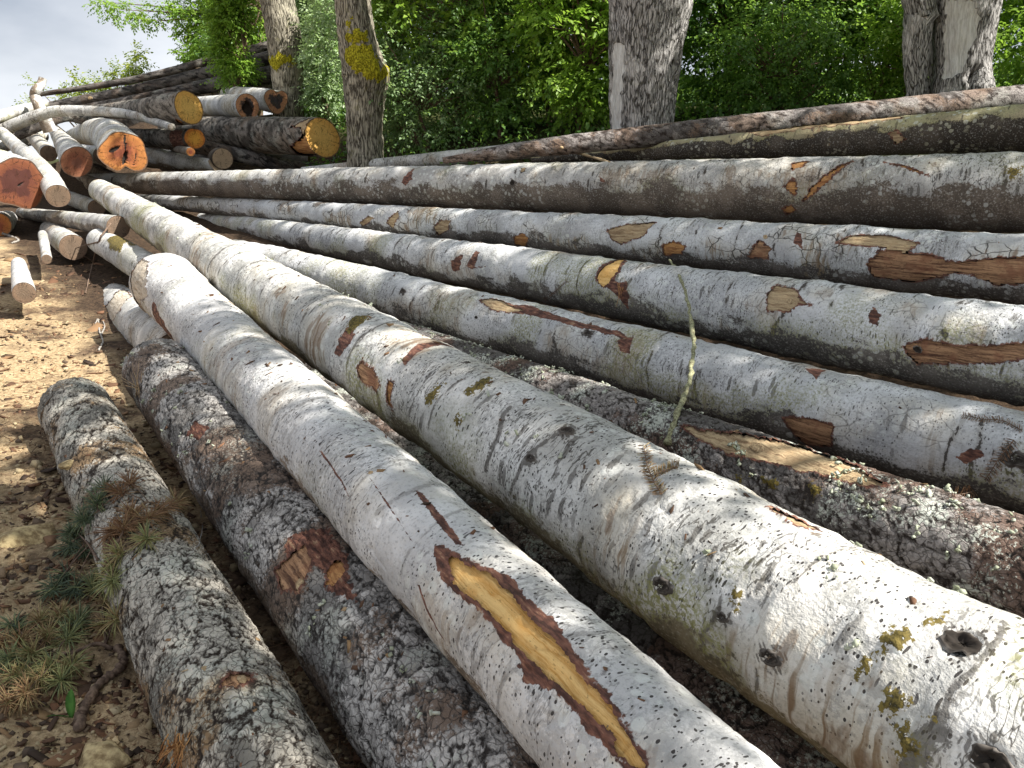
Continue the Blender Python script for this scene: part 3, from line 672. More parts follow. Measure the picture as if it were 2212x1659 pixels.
make_log('C', 'pale log with a thin strip of peeled bark, under the standing lichen twig', 'white_lower', [(2010, 1052, 2080, 863, .235), (671, 640, 691, 552, .205)], (2.2, 1.6), flare=.17, lump=1.4,
    scars=[([(1035, 650), (1060, 645), (1100, 657), (1130, 672), (1100, 676), (1062, 668)], 'scar_tan', .005, .008), ([(1690, 905), (1740, 902), (1800, 922), (1795, 965), (1740, 960), (1715, 935)], 'scar_red', .005)],
    dmg=[([(1095, 655), (1150, 662), (1230, 690), (1340, 715), (1360, 735), (1290, 715), (1180, 688), (1100, 676)], .012), ([(1330, 735), (1368, 730), (1360, 762), (1340, 760)], .01),
         ([(1740, 795), (1790, 800), (1760, 818)], .01), ([(2065, 985), (2095, 968), (2140, 975), (2090, 1000)], .012)],
    knots=[(870, 630, .032, 'scab'), (1270, 718, .032, 'scab'), (1030, 685, .015, 'hole'), (2195, 990, .055, 'scab')])
make_log('K', 'brown scaly lichen-covered log sunk low between two pale logs, with long tan scar', 'scaly_brown', [(2080, 1340, 2150, 1095, .20), (1040, 870, 1078, 761, .18)], (1.6, 1.5), kind='plate',
    scars=[(c2v(1660, 600, [(100, 1130), (330, 1180), (600, 1215), (880, 1270), (1100, 1360), (1300, 1470), (1380, 1510), (1250, 1520), (1000, 1450), (800, 1400), (600, 1360), (400, 1320), (250, 1240)]), 'scar_tan', .008, .012)],
    moss=[(c2v(1660, 600, [(430, 1440), (520, 1450), (480, 1500)]), .03), (c2v(1660, 600, [(620, 1470), (730, 1490), (680, 1520)]), .03), (c2v(1660, 600, [(900, 1500), (960, 1520), (920, 1580)]), .03)],
    knots=[(1634, 968, .03, 'cut')])
make_log('D', 'long pale log with sawn tan knot face and red peeled strip', 'white_lower', [(2085, 850, 2110, 649, .255), (555, 520, 563, 471, .165)], (2.4, 2.3), flare=.12, lump=1.4,
    scars=[(c2v(1660, 600, [(640, 440), (645, 330), (700, 280), (800, 310), (850, 370), (905, 395), (840, 395), (760, 435)]), 'scar_tan', .004, .006),
           (c2v(1660, 600, [(1480, 660), (1600, 610), (1780, 655), (2000, 645), (2230, 640), (2300, 720), (2100, 740), (1850, 760), (1560, 755), (1500, 700)]), 'scar_red', .012, .01),
           (c2v(800, 600, [(1720, 200), (1800, 130), (1880, 115), (1830, 190), (1780, 260), (1740, 290), (1700, 240)]), 'scar_fresh', .006, .008)],
    dmg=[(c2v(800, 600, [(1690, 240), (1740, 140), (1830, 105), (1900, 125), (1840, 200), (1800, 260), (1880, 260), (1900, 350), (1890, 420), (1840, 350), (1760, 300)]), .015),
         (c2v(800, 600, [(800, 130), (870, 95), (860, 180), (820, 200)]), .015), (c2v(800, 600, [(900, 160), (960, 70), (985, 75), (950, 165), (1020, 160), (930, 185)]), .012),
         (c2v(1660, 600, [(1250, 460), (1290, 410), (1330, 450), (1310, 520), (1260, 510)]), .01)],
    knots=[(c2v(1660, 600, [(765, 372)])[0] + (.022, 'cut')), (c2v(1660, 600, [(1560, 672)])[0] + (.022, 'hole'))])
make_log('E', 'cracked pale log with torn brown striped wound and several tan branch scars', 'cracked', [(2140, 650, 2150, 504, .225), (345, 450, 352, 422, .115)], (2.6, 1.2), flare=.1, lump=1.6,
    scars=[(c2v(1660, 0, [(1240, 1620), (1330, 1540), (1480, 1560), (1650, 1570), (1800, 1620), (2000, 1600), (2260, 1570)]) + c2v(1660, 600, [(2290, 260), (2050, 265), (1820, 200), (1540, 260), (1280, 220)]), 'scar_red', .012, .015),
           (c2v(1660, 0, [(1060, 1490), (1180, 1450), (1400, 1450), (1560, 1500), (1480, 1540), (1300, 1510)]), 'scar_tan', .005, .012),
           (c2v(800, 0, [(1760, 1410), (1880, 1385), (2060, 1370), (2000, 1440), (1850, 1490), (1790, 1470)]), 'scar_tan', .005, .01),
           (c2v(800, 0, [(700, 1400), (740, 1350), (800, 1360), (790, 1410), (730, 1440)]), 'scar_tan', .004, .008), (c2v(800, 0, [(410, 1370), (480, 1300), (490, 1330), (450, 1400)]), 'scar_tan', .004, .008),
           (c2v(800, 0, [(1190, 1460), (1240, 1430), (1280, 1470), (1260, 1510), (1200, 1500)]), 'scar_orange', .004, .008), (c2v(800, 0, [(240, 1370), (300, 1330), (330, 1340), (270, 1390)]), 'scar_tan', .004, .008),
           (c2v(1660, 0, [(0, 1510), (60, 1480), (140, 1510), (100, 1560), (0, 1570)]), 'scar_orange', .005, .01), (c2v(1660, 0, [(510, 1570), (580, 1480), (650, 1530), (640, 1590)]), 'scar_red', .005, .012)],
    dmg=[(c2v(1660, 0, [(800, 1490), (820, 1425), (850, 1430), (840, 1520)]), .01)], knots=[(c2v(1660, 0, [(622, 1457)])[0] + (.022, 'cut'))])
make_log('F', 'thick log with pale crusty top, dark bare flank and an orange slash', 'banded_lower', [(2150, 500, 2150, 331, .30), (260, 416, 260, 374, .165)], (2.8, .15), caps=('cut_grey', 'cut_tan'),
    scars=[(c2v(1660, 0, [(1150, 990), (1080, 1010), (980, 1080), (900, 1160), (860, 1230), (940, 1190), (1020, 1100), (1100, 1020)]), 'scar_orange', .008, .012),
           (c2v(1660, 0, [(740, 1150), (790, 1100), (830, 1170), (800, 1195)]), 'scar_orange', .007, .012), (c2v(1660, 0, [(725, 1290), (780, 1255), (795, 1290), (750, 1320)]), 'scar_orange', .007, .012),
           (c2v(1660, 0, [(780, 1000), (880, 995), (850, 1030), (790, 1040)]), 'scar_orange', .005, .01), (c2v(1660, 0, [(1350, 990), (1480, 1020), (1620, 1075), (1500, 1050)]), 'scar_orange', .005, .006)],
    dmg=[(c2v(800, 0, [(500, 1120), (540, 1060), (580, 1035), (560, 1100), (520, 1140)]), .012), (c2v(800, 0, [(1700, 1070), (1770, 1130), (1720, 1110)]), .01)],
    moss=[(c2v(1660, 0, [(2120, 1040), (2200, 1030), (2220, 1080), (2140, 1090)]), .03)], knots=[(c2v(800, 0, [(1180, 1120)])[0] + (.035, 'hole')), (c2v(800, 0, [(1250, 1050)])[0] + (.03, 'cut'))])
make_log('F2', 'partly stripped olive-brown log resting on the thick dark-flanked log', 'stripped', [(2150, 330, 2150, 231, .20), (1330, 347, 1330, 316, .085)], (2.8, 1.3), flare=.06,
    scars=[(c2v(1660, 0, [(500, 810), (700, 765), (1100, 710), (1450, 700), (1480, 730), (1200, 760), (900, 790), (600, 830)]), 'scar_tan', .004, .015), (c2v(1660, 0, [(1380, 830), (1440, 800), (1490, 850), (1420, 880)]), 'scar_tan', .004)])
make_log('F3', 'red-brown scaly log topmost at the back, against the bushes', 'scaly_red', [(2150, 248, 2150, 189, .155), (1254, 331, 1254, 288, .112), (985, 351, 985, 335, .042)], (2.6, .15), kind='plate')
make_log('F4', 'slim grey banded log tapering behind the topmost scaly log', 'banded', [(1300, 330, 1300, 288, .128), (760, 374, 760, 349, .09)], (1.6, 1.0), flare=.08)

make_log('U', 'dark reddish log buried deep in the gap between gashed and speckled logs', 'scaly_brown', [(1480, 1640, 1640, 1500, .158), (690, 905, 760, 840, .155)], (1.2, .6), kind='plate')
# the left edge of the deck beside the track
make_log('G', 'scaly muddy log end beside the track, strewn with pine needles', 'scaly_muddy', [(316, 1498, 555, 1372, .185), (94, 925, 250, 884, .19)], (1.4, .02), kind='plate', caps=('cut_grey', 'cut_tan'), tilt=((0, 0), (-.1, 0)),
    scars=[(c2v(0, 1245, [(1370, 1150), (1420, 1080), (1560, 1080), (1540, 1130), (1450, 1170)]), 'scar_red', .006, .01)], knots=[(c2v(0, 1245, [(1490, 1118)])[0] + (.016, 'cut')), (c2v(0, 1245, [(1265, 1045)])[0] + (.012, 'cut'))])
make_log('H', 'scaly grey log with torn red bark and splintered end, tucked under the gashed log', 'scaly', [(598, 1350, 825, 1199, .222), (287, 860, 430, 785, .215)], (1.4, .05), kind='plate', caps=('cut_grey', 'cut_tan'),
    scars=[(c2v(0, 1245, [(1690, 450), (1760, 380), (1880, 290), (1915, 370), (1880, 480), (1830, 570), (1740, 570), (1720, 500)]), 'scar_red', .006, .012), (c2v(0, 1245, [(2000, 440), (2090, 380), (2120, 450), (2060, 540), (2010, 540)]), 'scar_orange', .006, .015)],
    dmg=[(c2v(0, 1245, [(1750, 250), (2000, 180), (2150, 400), (2200, 640), (2050, 620), (1990, 500), (1900, 420), (1760, 360)]), .03), (c2v(0, 600, [(1150, 1190), (1200, 1100), (1280, 1160), (1220, 1230)]), .015)],
    knots=[(c2v(0, 1245, [(1845, 525)])[0] + (.022, 'cut'))])
make_log('I', 'stub of a tan-ended log propping up the end of the gashed log', 'banded', [(312, 778, 398, 694, .215), (223, 690, 287, 628, .215)], (.8, .05), caps=('cut_grey', 'cut_tan'), tilt=((0, 0), (-.35, 0)),
    scars=[([(225, 700), (240, 650), (268, 625), (285, 640), (262, 670), (250, 720)], 'scar_pale', .004, .03)])
make_log('J2', 'short mossy log lying under the thick speckled log', 'banded', [(300, 610, 345, 555, .165), (217, 550, 225, 497, .145)], (1.2, .05), caps=('cut_grey', 'cut_grey'),
    moss=[([(235, 515), (262, 503), (285, 520), (260, 545), (240, 540)], .03), ([(275, 525), (300, 520), (290, 535)], .02)])
make_log('J1', 'thin grey log reaching left from beneath the thick speckled log', 'banded_lower', [(212, 506, 222, 463, .125), (60, 474, 56, 449, .095)], (.8, .3))
make_log('L1', 'short log on the bare ground showing its grey round end', 'banded', [(158, 534, 28, .155), (112, 500, 22, .15)], (0, .02), caps=('cut_grey', 'cut_grey'), group=None)
make_log('L2', 'small white log lying alone on the dirt track with cut end forward', 'white', [(52, 632, 23, .095), (40, 570, 14, .07)], caps=('cut_grey', 'cut_grey'), group=None)
make_log('L3', 'short knobbly white branch lying in the dirt', 'banded', [(101, 560, 10, .05), (97, 533, 9.5, .052), (92, 506, 9, .052)], caps=('cut_grey', 'cut_grey'), group=None, lump=2.5, name='branch', cat='branch')
make_log('L4', 'small red-ended log beneath the great red cut face', 'banded', [(-4, 486, 26, .17), (16, 478, 22, .17)], (0, .3), caps=('cut_redorange', 'cut_grey'))

# the heap at the far left, cut ends facing out
HEAP = 'cut logs heaped at the far end of the deck'
make_log('M1', 'great log end with dark red lobed cut face and yellow-green bark', 'white_mossy', [(38, 394, 56, .35), (-70, 345, 44, .32)], (0, 3), caps=('cut_red', 'cut_grey'), lobes=((.06, 3, .4, .8), (.05, 5, 1.5, .5), (.14, 'n', .25, .6)), group=HEAP, cav=((.1, -.05, .16, .03, .6, .02),))
make_log('M2', 'slim white banded log with brown cut end beside the great red cut face', 'banded', [(126, 423, 25, .155), (92, 370, 22, .15), (30, 311, 15, .12)], (0, 1.5), caps=('cut_grey', 'cut_grey'), group=HEAP)
make_log('M3', 'log with round red-brown cut face and loose bark flap, body thin behind', 'banded', [(166, 350, 33, .24), (150, 325, 26, .21), (122, 288, 13, .14)], (0, 2), caps=('cut_brown', 'cut_grey'), lobes=((.06, 2, .7, .6),), group=HEAP)
make_log('M4', 'curved thick pale log with split two-lobed orange-red cut face', 'banded', [(268, 330, 47, .33), (238, 296, 38, .32), (203, 288, 29, .29), (165, 300, 22, .25)], (0, .6), caps=('cut_redorange', 'cut_grey'), lobes=((.05, 3, .25, .35), (.06, 2, 1.6, .5), (.05, 5, .9, .3), (.30, 'n', math.pi, .5)), group=HEAP, cav=((-.42, .12, .30, .10, .5, .03), (.0, -.28, .10, .34, -.35, .06), (.10, .42, .04, .40, -.1, .02), (.45, -.35, .02, .5, -.25, .015)))
make_log('M5', 'flared log with bright yellow cut face on top of the heap', 'rough_dark', [(408, 232, 37, .285), (352, 237, 33, .26), (318, 236, 24, .20), (225, 240, 15, .15)], (0, 1.5), kind='plate', caps=('cut_yellow', 'cut_grey'), group=HEAP, tilt=((.12, -.2), (0, 0)),
    scars=[([(372, 250), (390, 262), (395, 272), (380, 262)], 'scar_orange', .02, .03)])
make_log('M6', 'pale banded log whose cut face has a large black hollow heart', 'banded', [(535, 230, 28, .235), (448, 229, 21, .20)], (0, 2), caps=('cut_heart', 'cut_grey'), group=HEAP, tilt=((.1, .1), (0, 0)), cav=((.05, -.2, .42, .62, .2, .12),))
make_log('M7', 'log with heart-shaped red cut face and dark centre', 'banded', [(597, 217, 27, .24), (548, 212, 23, .22)], (0, 2), caps=('cut_heart', 'cut_grey'), lobes=((.10, 3, math.pi, .6), (.22, 'n', .15, .6)), group=HEAP, cav=((.12, .25, .02, .5, .3, .02),))
make_log('M8', 'biggest log of the heap with golden cut face and orange felling notch', 'rough_dark', [(697, 297, 43, .33), (445, 285, 33, .30)], (0, 1.5), kind='plate', caps=('cut_yellow', 'cut_grey'), group=HEAP, tilt=((.25, -.15), (0, 0)),
    scars=[([(628, 318), (645, 300), (660, 285), (676, 275), (680, 300), (684, 330), (660, 338), (640, 332)], 'scar_orange', .035, .03), ([(622, 280), (650, 262), (680, 252), (672, 280), (655, 290), (645, 275)], 'scar_tan', .006, .02)])
make_log('M9', 'small dark log with glowing orange lens-shaped cut face', 'rough_dark', [(421, 299, 22, .175), (330, 298, 20, .17)], (0, 1.2), kind='plate', caps=('cut_orange', 'cut_grey'), group=HEAP, tilt=((0, -.25), (0, 0)), dmg=[([(375, 280), (400, 282), (402, 318), (380, 318)], .03)])
make_log('M10', 'little branch stub with orange cut end below the orange lens face', 'rough_dark', [(412, 328, 9.5, .072), (385, 322, 8.5, .07)], (0, .6), caps=('cut_redorange', 'cut_grey'), group=HEAP, name='branch', cat='branch')
make_log('M11', 'shadowed log end with dull brown face below the biggest log', 'rough_dark', [(481, 343, 23, .19), (435, 337, 20, .18)], (0, 1.0), caps=('cut_tan', 'cut_grey'), group=HEAP)
make_log('M14', 'white log with slanting tan cut sloping into the shadow under the heap', 'white', [(455, 358, 15, .125), (390, 348, 21, .18), (313, 340, 22, .19)], (.15, 1), caps=('cut_tan', 'cut_grey'), group=HEAP, tilt=((.9, 0), (0, 0)))
make_log('M15', 'dark mossy log lying slantwise under the biggest log', 'near_black', [(640, 362, 15, .13), (500, 332, 16, .135)], (.6, .8), kind='plate', group=HEAP)
make_log('M16', 'dark squared stub under the golden cut face', 'near_black', [(668, 346, 12, .105), (600, 345, 12, .105)], (0, .4), caps=('cut_grey', 'cut_grey'), group=HEAP)
make_log('M12', 'long thin crooked pale branch log lying across the heap', 'banded', [(370, 274, 8, .06), (345, 266, 8.5, .066), (301, 252, 9.5, .078), (248, 243, 10, .085), (177, 239, 11, .095), (106, 243, 12, .105), (40, 266, 13, .115), (0, 286, 14, .125)], (.03, 1.2), caps=('cut_redorange', 'cut_grey'), group=HEAP, lump=2, ref=(0, 0, 1), name='branch_log')
make_log('M13', 'crooked purple-dark log lying under the thin pale branch log', 'near_black', [(24, 298, 11, .105), (88, 270, 12, .115), (142, 251, 12, .118), (190, 262, 11, .11)], (.05, .4), kind='plate', caps=('cut_grey', 'cut_grey'), group=HEAP)
make_log('M18', 'bluish grey log squeezed behind the slim white banded log', 'banded', [(100, 325, 17, .15), (72, 296, 14, .14)], (.5, 1), group=HEAP)
make_log('M19', 'mossy log along the skyline at the left end of the heap', 'white_mossy', [(75, 230, 10, .10), (0, 252, 14, .13)], (.5, 1.5), group=HEAP)
make_log('M20', 'shaded log hidden behind the curved thick log', 'banded', [(212, 335, 19, .15), (180, 330, 18, .15)], (.3, 1.2), group=HEAP)
make_log('M21', 'dark barked log between the split orange face and the thick dark-flanked log', 'near_black', [(240, 385, 15, .12), (195, 362, 14, .12)], (.5, 1.0), kind='plate', group=HEAP)
make_log('M22', 'log with pale orange oblique end just behind the tip of the speckled log', 'rough_dark', [(212, 398, 12, .09), (180, 384, 10, .085)], (0, .6), caps=('cut_orange', 'cut_grey'), group=HEAP)
make_log('M23', 'grey log wedged below the brown-ended white log', 'banded', [(196, 445, 17, .13), (150, 428, 15, .125)], (.4, .6), group=HEAP)
make_log('P1', 'bent white birch stem sticking up against the sky with knobbed top', 'white', [(90, 242, 13, .12), (82, 224, 12, .11), (75, 206, 10.5, .098), (79, 193, 10, .092), (88, 184, 8.5, .08), (92, 172, 8.5, .08)], (.4, .03), caps=('cut_grey', 'cut_grey'), ref=(0, 1, 0), lump=1.8, group=HEAP, name='birch_stem')
make_log('M24', 'shaded log filling the hollow behind the curved thick log and thin branch', 'rough_dark', [(345, 268, 15, .17), (215, 262, 14, .17)], (.3, .6), kind='plate', group=HEAP)
make_log('M25', 'grey log low behind the great red cut face', 'banded', [(60, 300, 15, .16), (-20, 318, 16, .16)], (.6, 1.0), group=HEAP)
# black old logs crowning the heap
TOP = 'blackened old logs leaning along the top of the heap'
make_log('T1', 'thin black log highest on the heap, cantilevered to the left under the sky', 'near_black', [(500, 120, 11, .13), (300, 170, 8, .095), (92, 203, 5, .06)], (1.5, .05), kind='plate', group=TOP)
make_log('T2', 'black log with pale cut knot, second below the sky', 'near_black', [(500, 147, 17, .19), (316, 190, 13, .145), (108, 231, 11, .125)], (1.5, .4), kind='plate', group=TOP, knots=[(430, 144, .05, 'cut'), (197, 212, .05, 'cut')])
make_log('T3', 'black log lowest of the leaning trio, above the yellow cut face', 'near_black', [(500, 176, 17, .18), (316, 211, 11, .12), (130, 244, 9, .10)], (1.5, .4), kind='plate', group=TOP)
make_log('T5', 'mottled grey log half hidden in the shade behind the yellow cut face', 'banded', [(500, 190, 13, .14), (420, 200, 12, .13)], (1.2, .6), group=TOP)

# ------------------------------------------------------------------ tubes, leaves, needles
def tube(P, R, n=7, cap=True):
    P = np.asarray(P, float); R = np.asarray(R, float); T = np.gradient(P, axis=0); T /= np.linalg.norm(T, axis=1)[:, None] + 1e-9
    ref = np.array([.31, .17, .93]); a = np.cross(T, ref); a /= np.linalg.norm(a, axis=1)[:, None] + 1e-9; b = np.cross(T, a)
    th = np.arange(n) / n * 2 * math.pi
    V = P[:, None] + R[:, None, None] * (np.cos(th)[None, :, None] * a[:, None] + np.sin(th)[None, :, None] * b[:, None])
    F = grid_faces(len(P), n).tolist()
    if cap: F += [list(range(n))[::-1], [(len(P) - 1) * n + j for j in range(n)]]
    return V.reshape(-1, 3), F

class Bag:
    def __init__(s): s.V = []; s.F = []; s.n = 0; s.t = []
    def add(s, V, F, tone=.5):
        s.V.append(V); s.F += [[i + s.n for i in f] for f in F]; s.n += len(V); s.t.append(np.full(len(V), tone) if np.isscalar(tone) else tone)
    def mesh(s, name, sm=True):
        me = mesh_from(name, np.vstack(s.V), s.F, sm); attr(me, 'tone', np.concatenate(s.t)); return me

def leaves_mesh(name, O, D, U, L, W, tone):
    """rhombic leaves folded along the midrib; O origin, D direction, U leaf-up"""
    S = np.cross(D, U); S /= np.linalg.norm(S, axis=1)[:, None] + 1e-9; U = np.cross(S, D)
    L = L[:, None]; W = W[:, None]
    A = O; B = O + D * L * .42 + S * W + U * W * .28; C = O + D * L - U * L * .14; E = O + D * L * .42 - S * W + U * W * .28
    V = np.stack([A, B, C, E], 1).reshape(-1, 3); n = len(O); k = np.arange(n) * 4
    F = np.concatenate([np.stack([k, k + 2, k + 1], -1), np.stack([k, k + 3, k + 2], -1)])
    me = mesh_from(name, V, F, False); attr(me, 'tone', np.repeat(tone, 4)); return me

def unit(v): return v / (np.linalg.norm(v, axis=-1, keepdims=True) + 1e-9)

def crown_from_clumps(C, R, seed, per=20, leaves=8, llen=.08, wfac=.30, droop=.35, tone0=.5, twig_len=.34):
    g = np.random.default_rng(seed); C = np.asarray(C); R = np.asarray(R); nT = int(per) * len(C)
    ci = np.repeat(np.arange(len(C)), int(per))
    d0 = unit(g.normal(size=(nT, 3)) * np.array([1, 1, .75])); rad = g.random(nT) ** .5
    O = C[ci] + d0 * (R[ci] * rad * .8)[:, None]
    dt = unit(d0 + g.normal(size=(nT, 3)) * .5 + np.array([0, 0, -droop])); up = unit(np.array([0, 0, 1.0]) + g.normal(size=(nT, 3)) * .35)
    tl = twig_len * g.uniform(.6, 1.3, nT); tt = np.clip(tone0 + g.normal(0, .13, nT) + .10 * (d0[:, 2]), 0, 1)
    k = np.tile(np.arange(leaves), nT); ti = np.repeat(np.arange(nT), leaves)
    sidev = unit(np.cross(dt, up)); sgn = np.where(k % 2, 1.0, -1.0)
    f = (k + .5) / leaves
    P = O[ti] + dt[ti] * (tl[ti] * f)[:, None] - np.array([0, 0, 1.0]) * (droop * .25 * tl[ti] * f ** 2)[:, None]
    last = (k == leaves - 1)
    D = unit(dt[ti] * np.where(last, 1.0, .55)[:, None] + sidev[ti] * (sgn * np.where(last, .1, .9))[:, None] + g.normal(size=(len(k), 3)) * .22 - np.array([0, 0, .25]))
    Lf = llen * g.uniform(.65, 1.25, len(k)) * (1 - .35 * np.abs(f - .5))
    tone = np.clip(tt[ti] + g.normal(0, .07, len(k)), 0, 1)
    return P, D, unit(up[ti] + g.normal(size=(len(k), 3)) * .3), Lf, Lf * wfac, tone

def limb_tubes(base, C, seed, r0, bag, n=6, bendz=.25):
    g = np.random.default_rng(seed)
    for q in C:
        t = np.linspace(0, 1, 7)[:, None]; mid = (base + q) / 2 + np.array([g.normal(0, .12), g.normal(0, .12), bendz * abs(q[2] - base[2])])
        P = base * (1 - t) ** 2 + 2 * mid * t * (1 - t) + q * t ** 2; P = P + g.normal(0, .02, P.shape) * np.linspace(0, 1, 7)[:, None]
        ln = np.linalg.norm(q - base); R = np.linspace(min(r0, .012 + .012 * ln), .004, 7)
        V, F = tube(P, R, n, False); bag.add(V, F)

M['leaf_bright'] = leaf_mat('leaf_bright_green', [(.09, .19, .03), (.22, .37, .05), (.40, .55, .09)], .5)
M['leaf_pale'] = leaf_mat('leaf_pale_green', [(.10, .19, .08), (.24, .36, .16), (.48, .60, .36)], .45)
M['leaf_dark'] = leaf_mat('leaf_dark_green', [(.04, .10, .03), (.09, .19, .05), (.18, .31, .07)], .5)
M['leaf_yellow'] = leaf_mat('leaf_yellow_green', [(.14, .20, .02), (.28, .34, .03), (.42, .42, .06)], .45)

def at(u, v, y):
    d = ray(u, v); return CAM + d * (y / d[1])

def shrub(label, u, y, h, w, leafm, seed, clumps=30, per=20, llen=.085, tone0=.5, group='bushes and saplings behind the log deck', name='shrub', cat='shrub', zlow=.15, droop=.35, wfac=.3, leaves=8):
    x = (u - VW / 2) / FPX * y * 1.02; z0 = float(ground_z(x, y, False)); base = np.array([x, y, z0]); g = np.random.default_rng(seed)
    root = thing(name, label, cat, base, group)
    C = []
    while len(C) < clumps:
        p = g.uniform(-1, 1, 3)
        if np.hypot(p[0], p[1]) ** 2 + (p[2] * .96) ** 2 > 1 or np.linalg.norm(p) < .35: continue
        C.append(base + np.array([p[0] * w, p[1] * w * .7, h * (zlow + (1 - zlow) * (.5 + .5 * p[2]))]))
    C = np.array(C); R = g.uniform(.28, .55, clumps) * (w / 1.3) ** .5
    bag = Bag(); stem = base + np.array([g.normal(0, .1), 0, h * .35])
    V, F = tube(np.array([base - [0, 0, .2], base + [0.03, 0, h * .15], stem]), [.05, .04, .03], 7, False); bag.add(V, F)
    limb_tubes(stem, C[C[:, 2] >= stem[2]], seed + 1, .035, bag, 5); limb_tubes(base + [0, 0, .1], C[C[:, 2] < stem[2]], seed + 2, .03, bag, 5)
    obj('stem', bag.mesh('stem'), M['twig'], root)
    A = crown_from_clumps(C, R, seed + 3, per, leaves, llen, wfac, droop, tone0)
    o = obj('crown', leaves_mesh('crown', *A), M[leafm], root)
    return root

# ------------------------------------------------------------------ standing trees
def tree(label, edges, y, topz, mat, seed, crown, leafm, moss=(), bare=(), lump=1.0, per=50, llen=.13, tone0=.45, dmg=(), lean=(0, 0), clump_r=(.35, .6), nclump=18, extra=None, hollow=None, kind='ridge'):
    """edges: rows (v, u_left, u_right) of the trunk from low to high; crown: centre, radii"""
    P, R = [], []
    for v, ul, ur in edges:
        c = at((ul + ur) / 2, v, y); r = (ur - ul) / 2 * np.linalg.norm(c - CAM) / FPX * .97; P.append(c); R.append(r)
    z0 = float(ground_z(P[0][0], y, False)) - .25
    P.insert(0, np.array([P[0][0], y, z0])); R.insert(0, R[0] * 1.18)
    d = P[-1] - P[-2]; 
    for f in (.07, .16, .35, .7, 1.0):
        z = P[len(edges)][2] + (topz - P[len(edges)][2]) * f
        P.append(np.array([P[len(edges)][0] + lean[0] * f, y + lean[1] * f, z])); R.append(R[len(edges)] * (1 - .65 * f * f))
    g = sweep(np.array(P), np.array(R), 1.0, seed, kind, lump=lump, ref=(0, -1, 0), dsmin=.02, nmax=120)
    V = g['V']; ns, nt = V.shape[:2]; dm = np.zeros((ns, nt)); ms = np.zeros((ns, nt))
    for q, (poly, w) in enumerate(bare):
        sd = poly_sd(g, poly, w, seed + q); m = np.clip(.5 - sd / .04, 0, 1); dm = np.maximum(dm, m); V = V - g['rad'] * (.03 * smooth(.3, .9, m))[..., None]
    for q, (poly, w, dep) in enumerate(dmg):
        sd = poly_sd(g, poly, w, seed + 30 + q); V = V - g['rad'] * (dep * smooth(.03, -.10, sd))[..., None]
    for q, (poly, w) in enumerate(moss):
        sd = poly_sd(g, poly, w, seed + 60 + q); m = np.clip(.55 - sd / .12, 0, 1); ms = np.maximum(ms, m)
        V = V + g['rad'] * (smooth(.4, .8, m) * (.03 + .05 * np.abs(fbm(g['bco'] * 14, 3, seed))))[..., None]
    root = thing('tree', label, 'tree', (P[0][0], y, z0 + .25), 'old trees standing behind the log deck')
    me = mesh_from('trunk', V.reshape(-1, 3), grid_faces(ns, nt)); attr(me, 'bco', g['bco'].reshape(-1, 3), 'FLOAT_VECTOR'); attr(me, 'dmg', dm.ravel()); attr(me, 'moss', ms.ravel())
    obj('trunk', me, M[mat], root)
    for q, (e2, y2, kw) in enumerate(extra or ()):
        P2 = [at((a + b) / 2, v, y2) for v, a, b in e2]; R2 = [(b - a) / 2 * np.linalg.norm(p - CAM) / FPX * .97 for p, (v, a, b) in zip(P2, e2)]
        P2.insert(0, P2[0] - [0, 0, 1.0]); R2.insert(0, R2[0] * 1.1); P2.append(P2[-1] + ([kw[0], 0, 2.6] if kw[0] < 0 else [0.0, .08, .10])); R2.append(R2[-1] * (.5 if kw[0] < 0 else .35))
        g2 = sweep(np.array(P2), np.array(R2), 1.0, seed + 40 + q, kind, lump=2.0, ref=(0, -1, 0), dsmin=.02, nmax=90); V2 = g2['V']; z2 = np.zeros(V2.shape[:2])
        m2 = mesh_from('trunk', V2.reshape(-1, 3), grid_faces(*V2.shape[:2])); attr(m2, 'bco', g2['bco'].reshape(-1, 3), 'FLOAT_VECTOR'); attr(m2, 'dmg', z2.ravel()); attr(m2, 'moss', z2.ravel()); obj('trunk', m2, M[mat], root)
    top = P[-1]; gg = np.random.default_rng(seed + 5); cc, cr = np.array(crown[0]), np.array(crown[1]); C = []
    while len(C) < nclump:
        p = gg.uniform(-1, 1, 3)
        if p @ p > 1: continue
        C.append(cc + p * cr)
    C = np.array(C); bag = Bag(); fork = P[-2]
    limb_tubes(fork, C, seed + 6, .07, bag, 6, .1); obj('branches', bag.mesh('branches'), M['twig'], root)
    A = crown_from_clumps(C, gg.uniform(*clump_r, len(C)), seed + 7, per, 8, llen, .32, .2, tone0, .38)
    obj('crown', leaves_mesh('crown', *A), M[leafm], root)
    GRID['tree%d' % seed] = dict(g, V=V)
    return root

tree('old tree half wrapped in small pale leaves beside the heap', [(260, 592, 655), (190, 592, 652), (110, 582, 650), (60, 576, 645), (0, 566, 632)], 18.2, 9.5, 'trunk_tan', 601, ((-4.2, 18.5, 8.0), (2.6, 2.2, 2.2)), 'leaf_pale', moss=[([(585, 135), (600, 118), (625, 122), (635, 140), (612, 136), (595, 150)], .10)], lump=1.6)
tree('leaning tree trunk draped with bright yellow moss', [(350, 752, 828), (250, 750, 826), (190, 745, 832), (160, 742, 836), (120, 738, 818), (60, 732, 806), (0, 727, 797)], 13.2, 10, 'trunk_tan', 602, ((-.4, 12.7, 8.3), (2.3, 1.8, 1.8)), 'leaf_bright',
     moss=[([(742, 110), (765, 95), (800, 100), (815, 130), (822, 148), (842, 152), (832, 170), (800, 172), (772, 160), (760, 140), (748, 130)], .10), ([(750, 75), (775, 65), (792, 68), (795, 85), (770, 92), (750, 88)], .08), ([(745, 48), (760, 42), (758, 55)], .05)], lump=2.2)
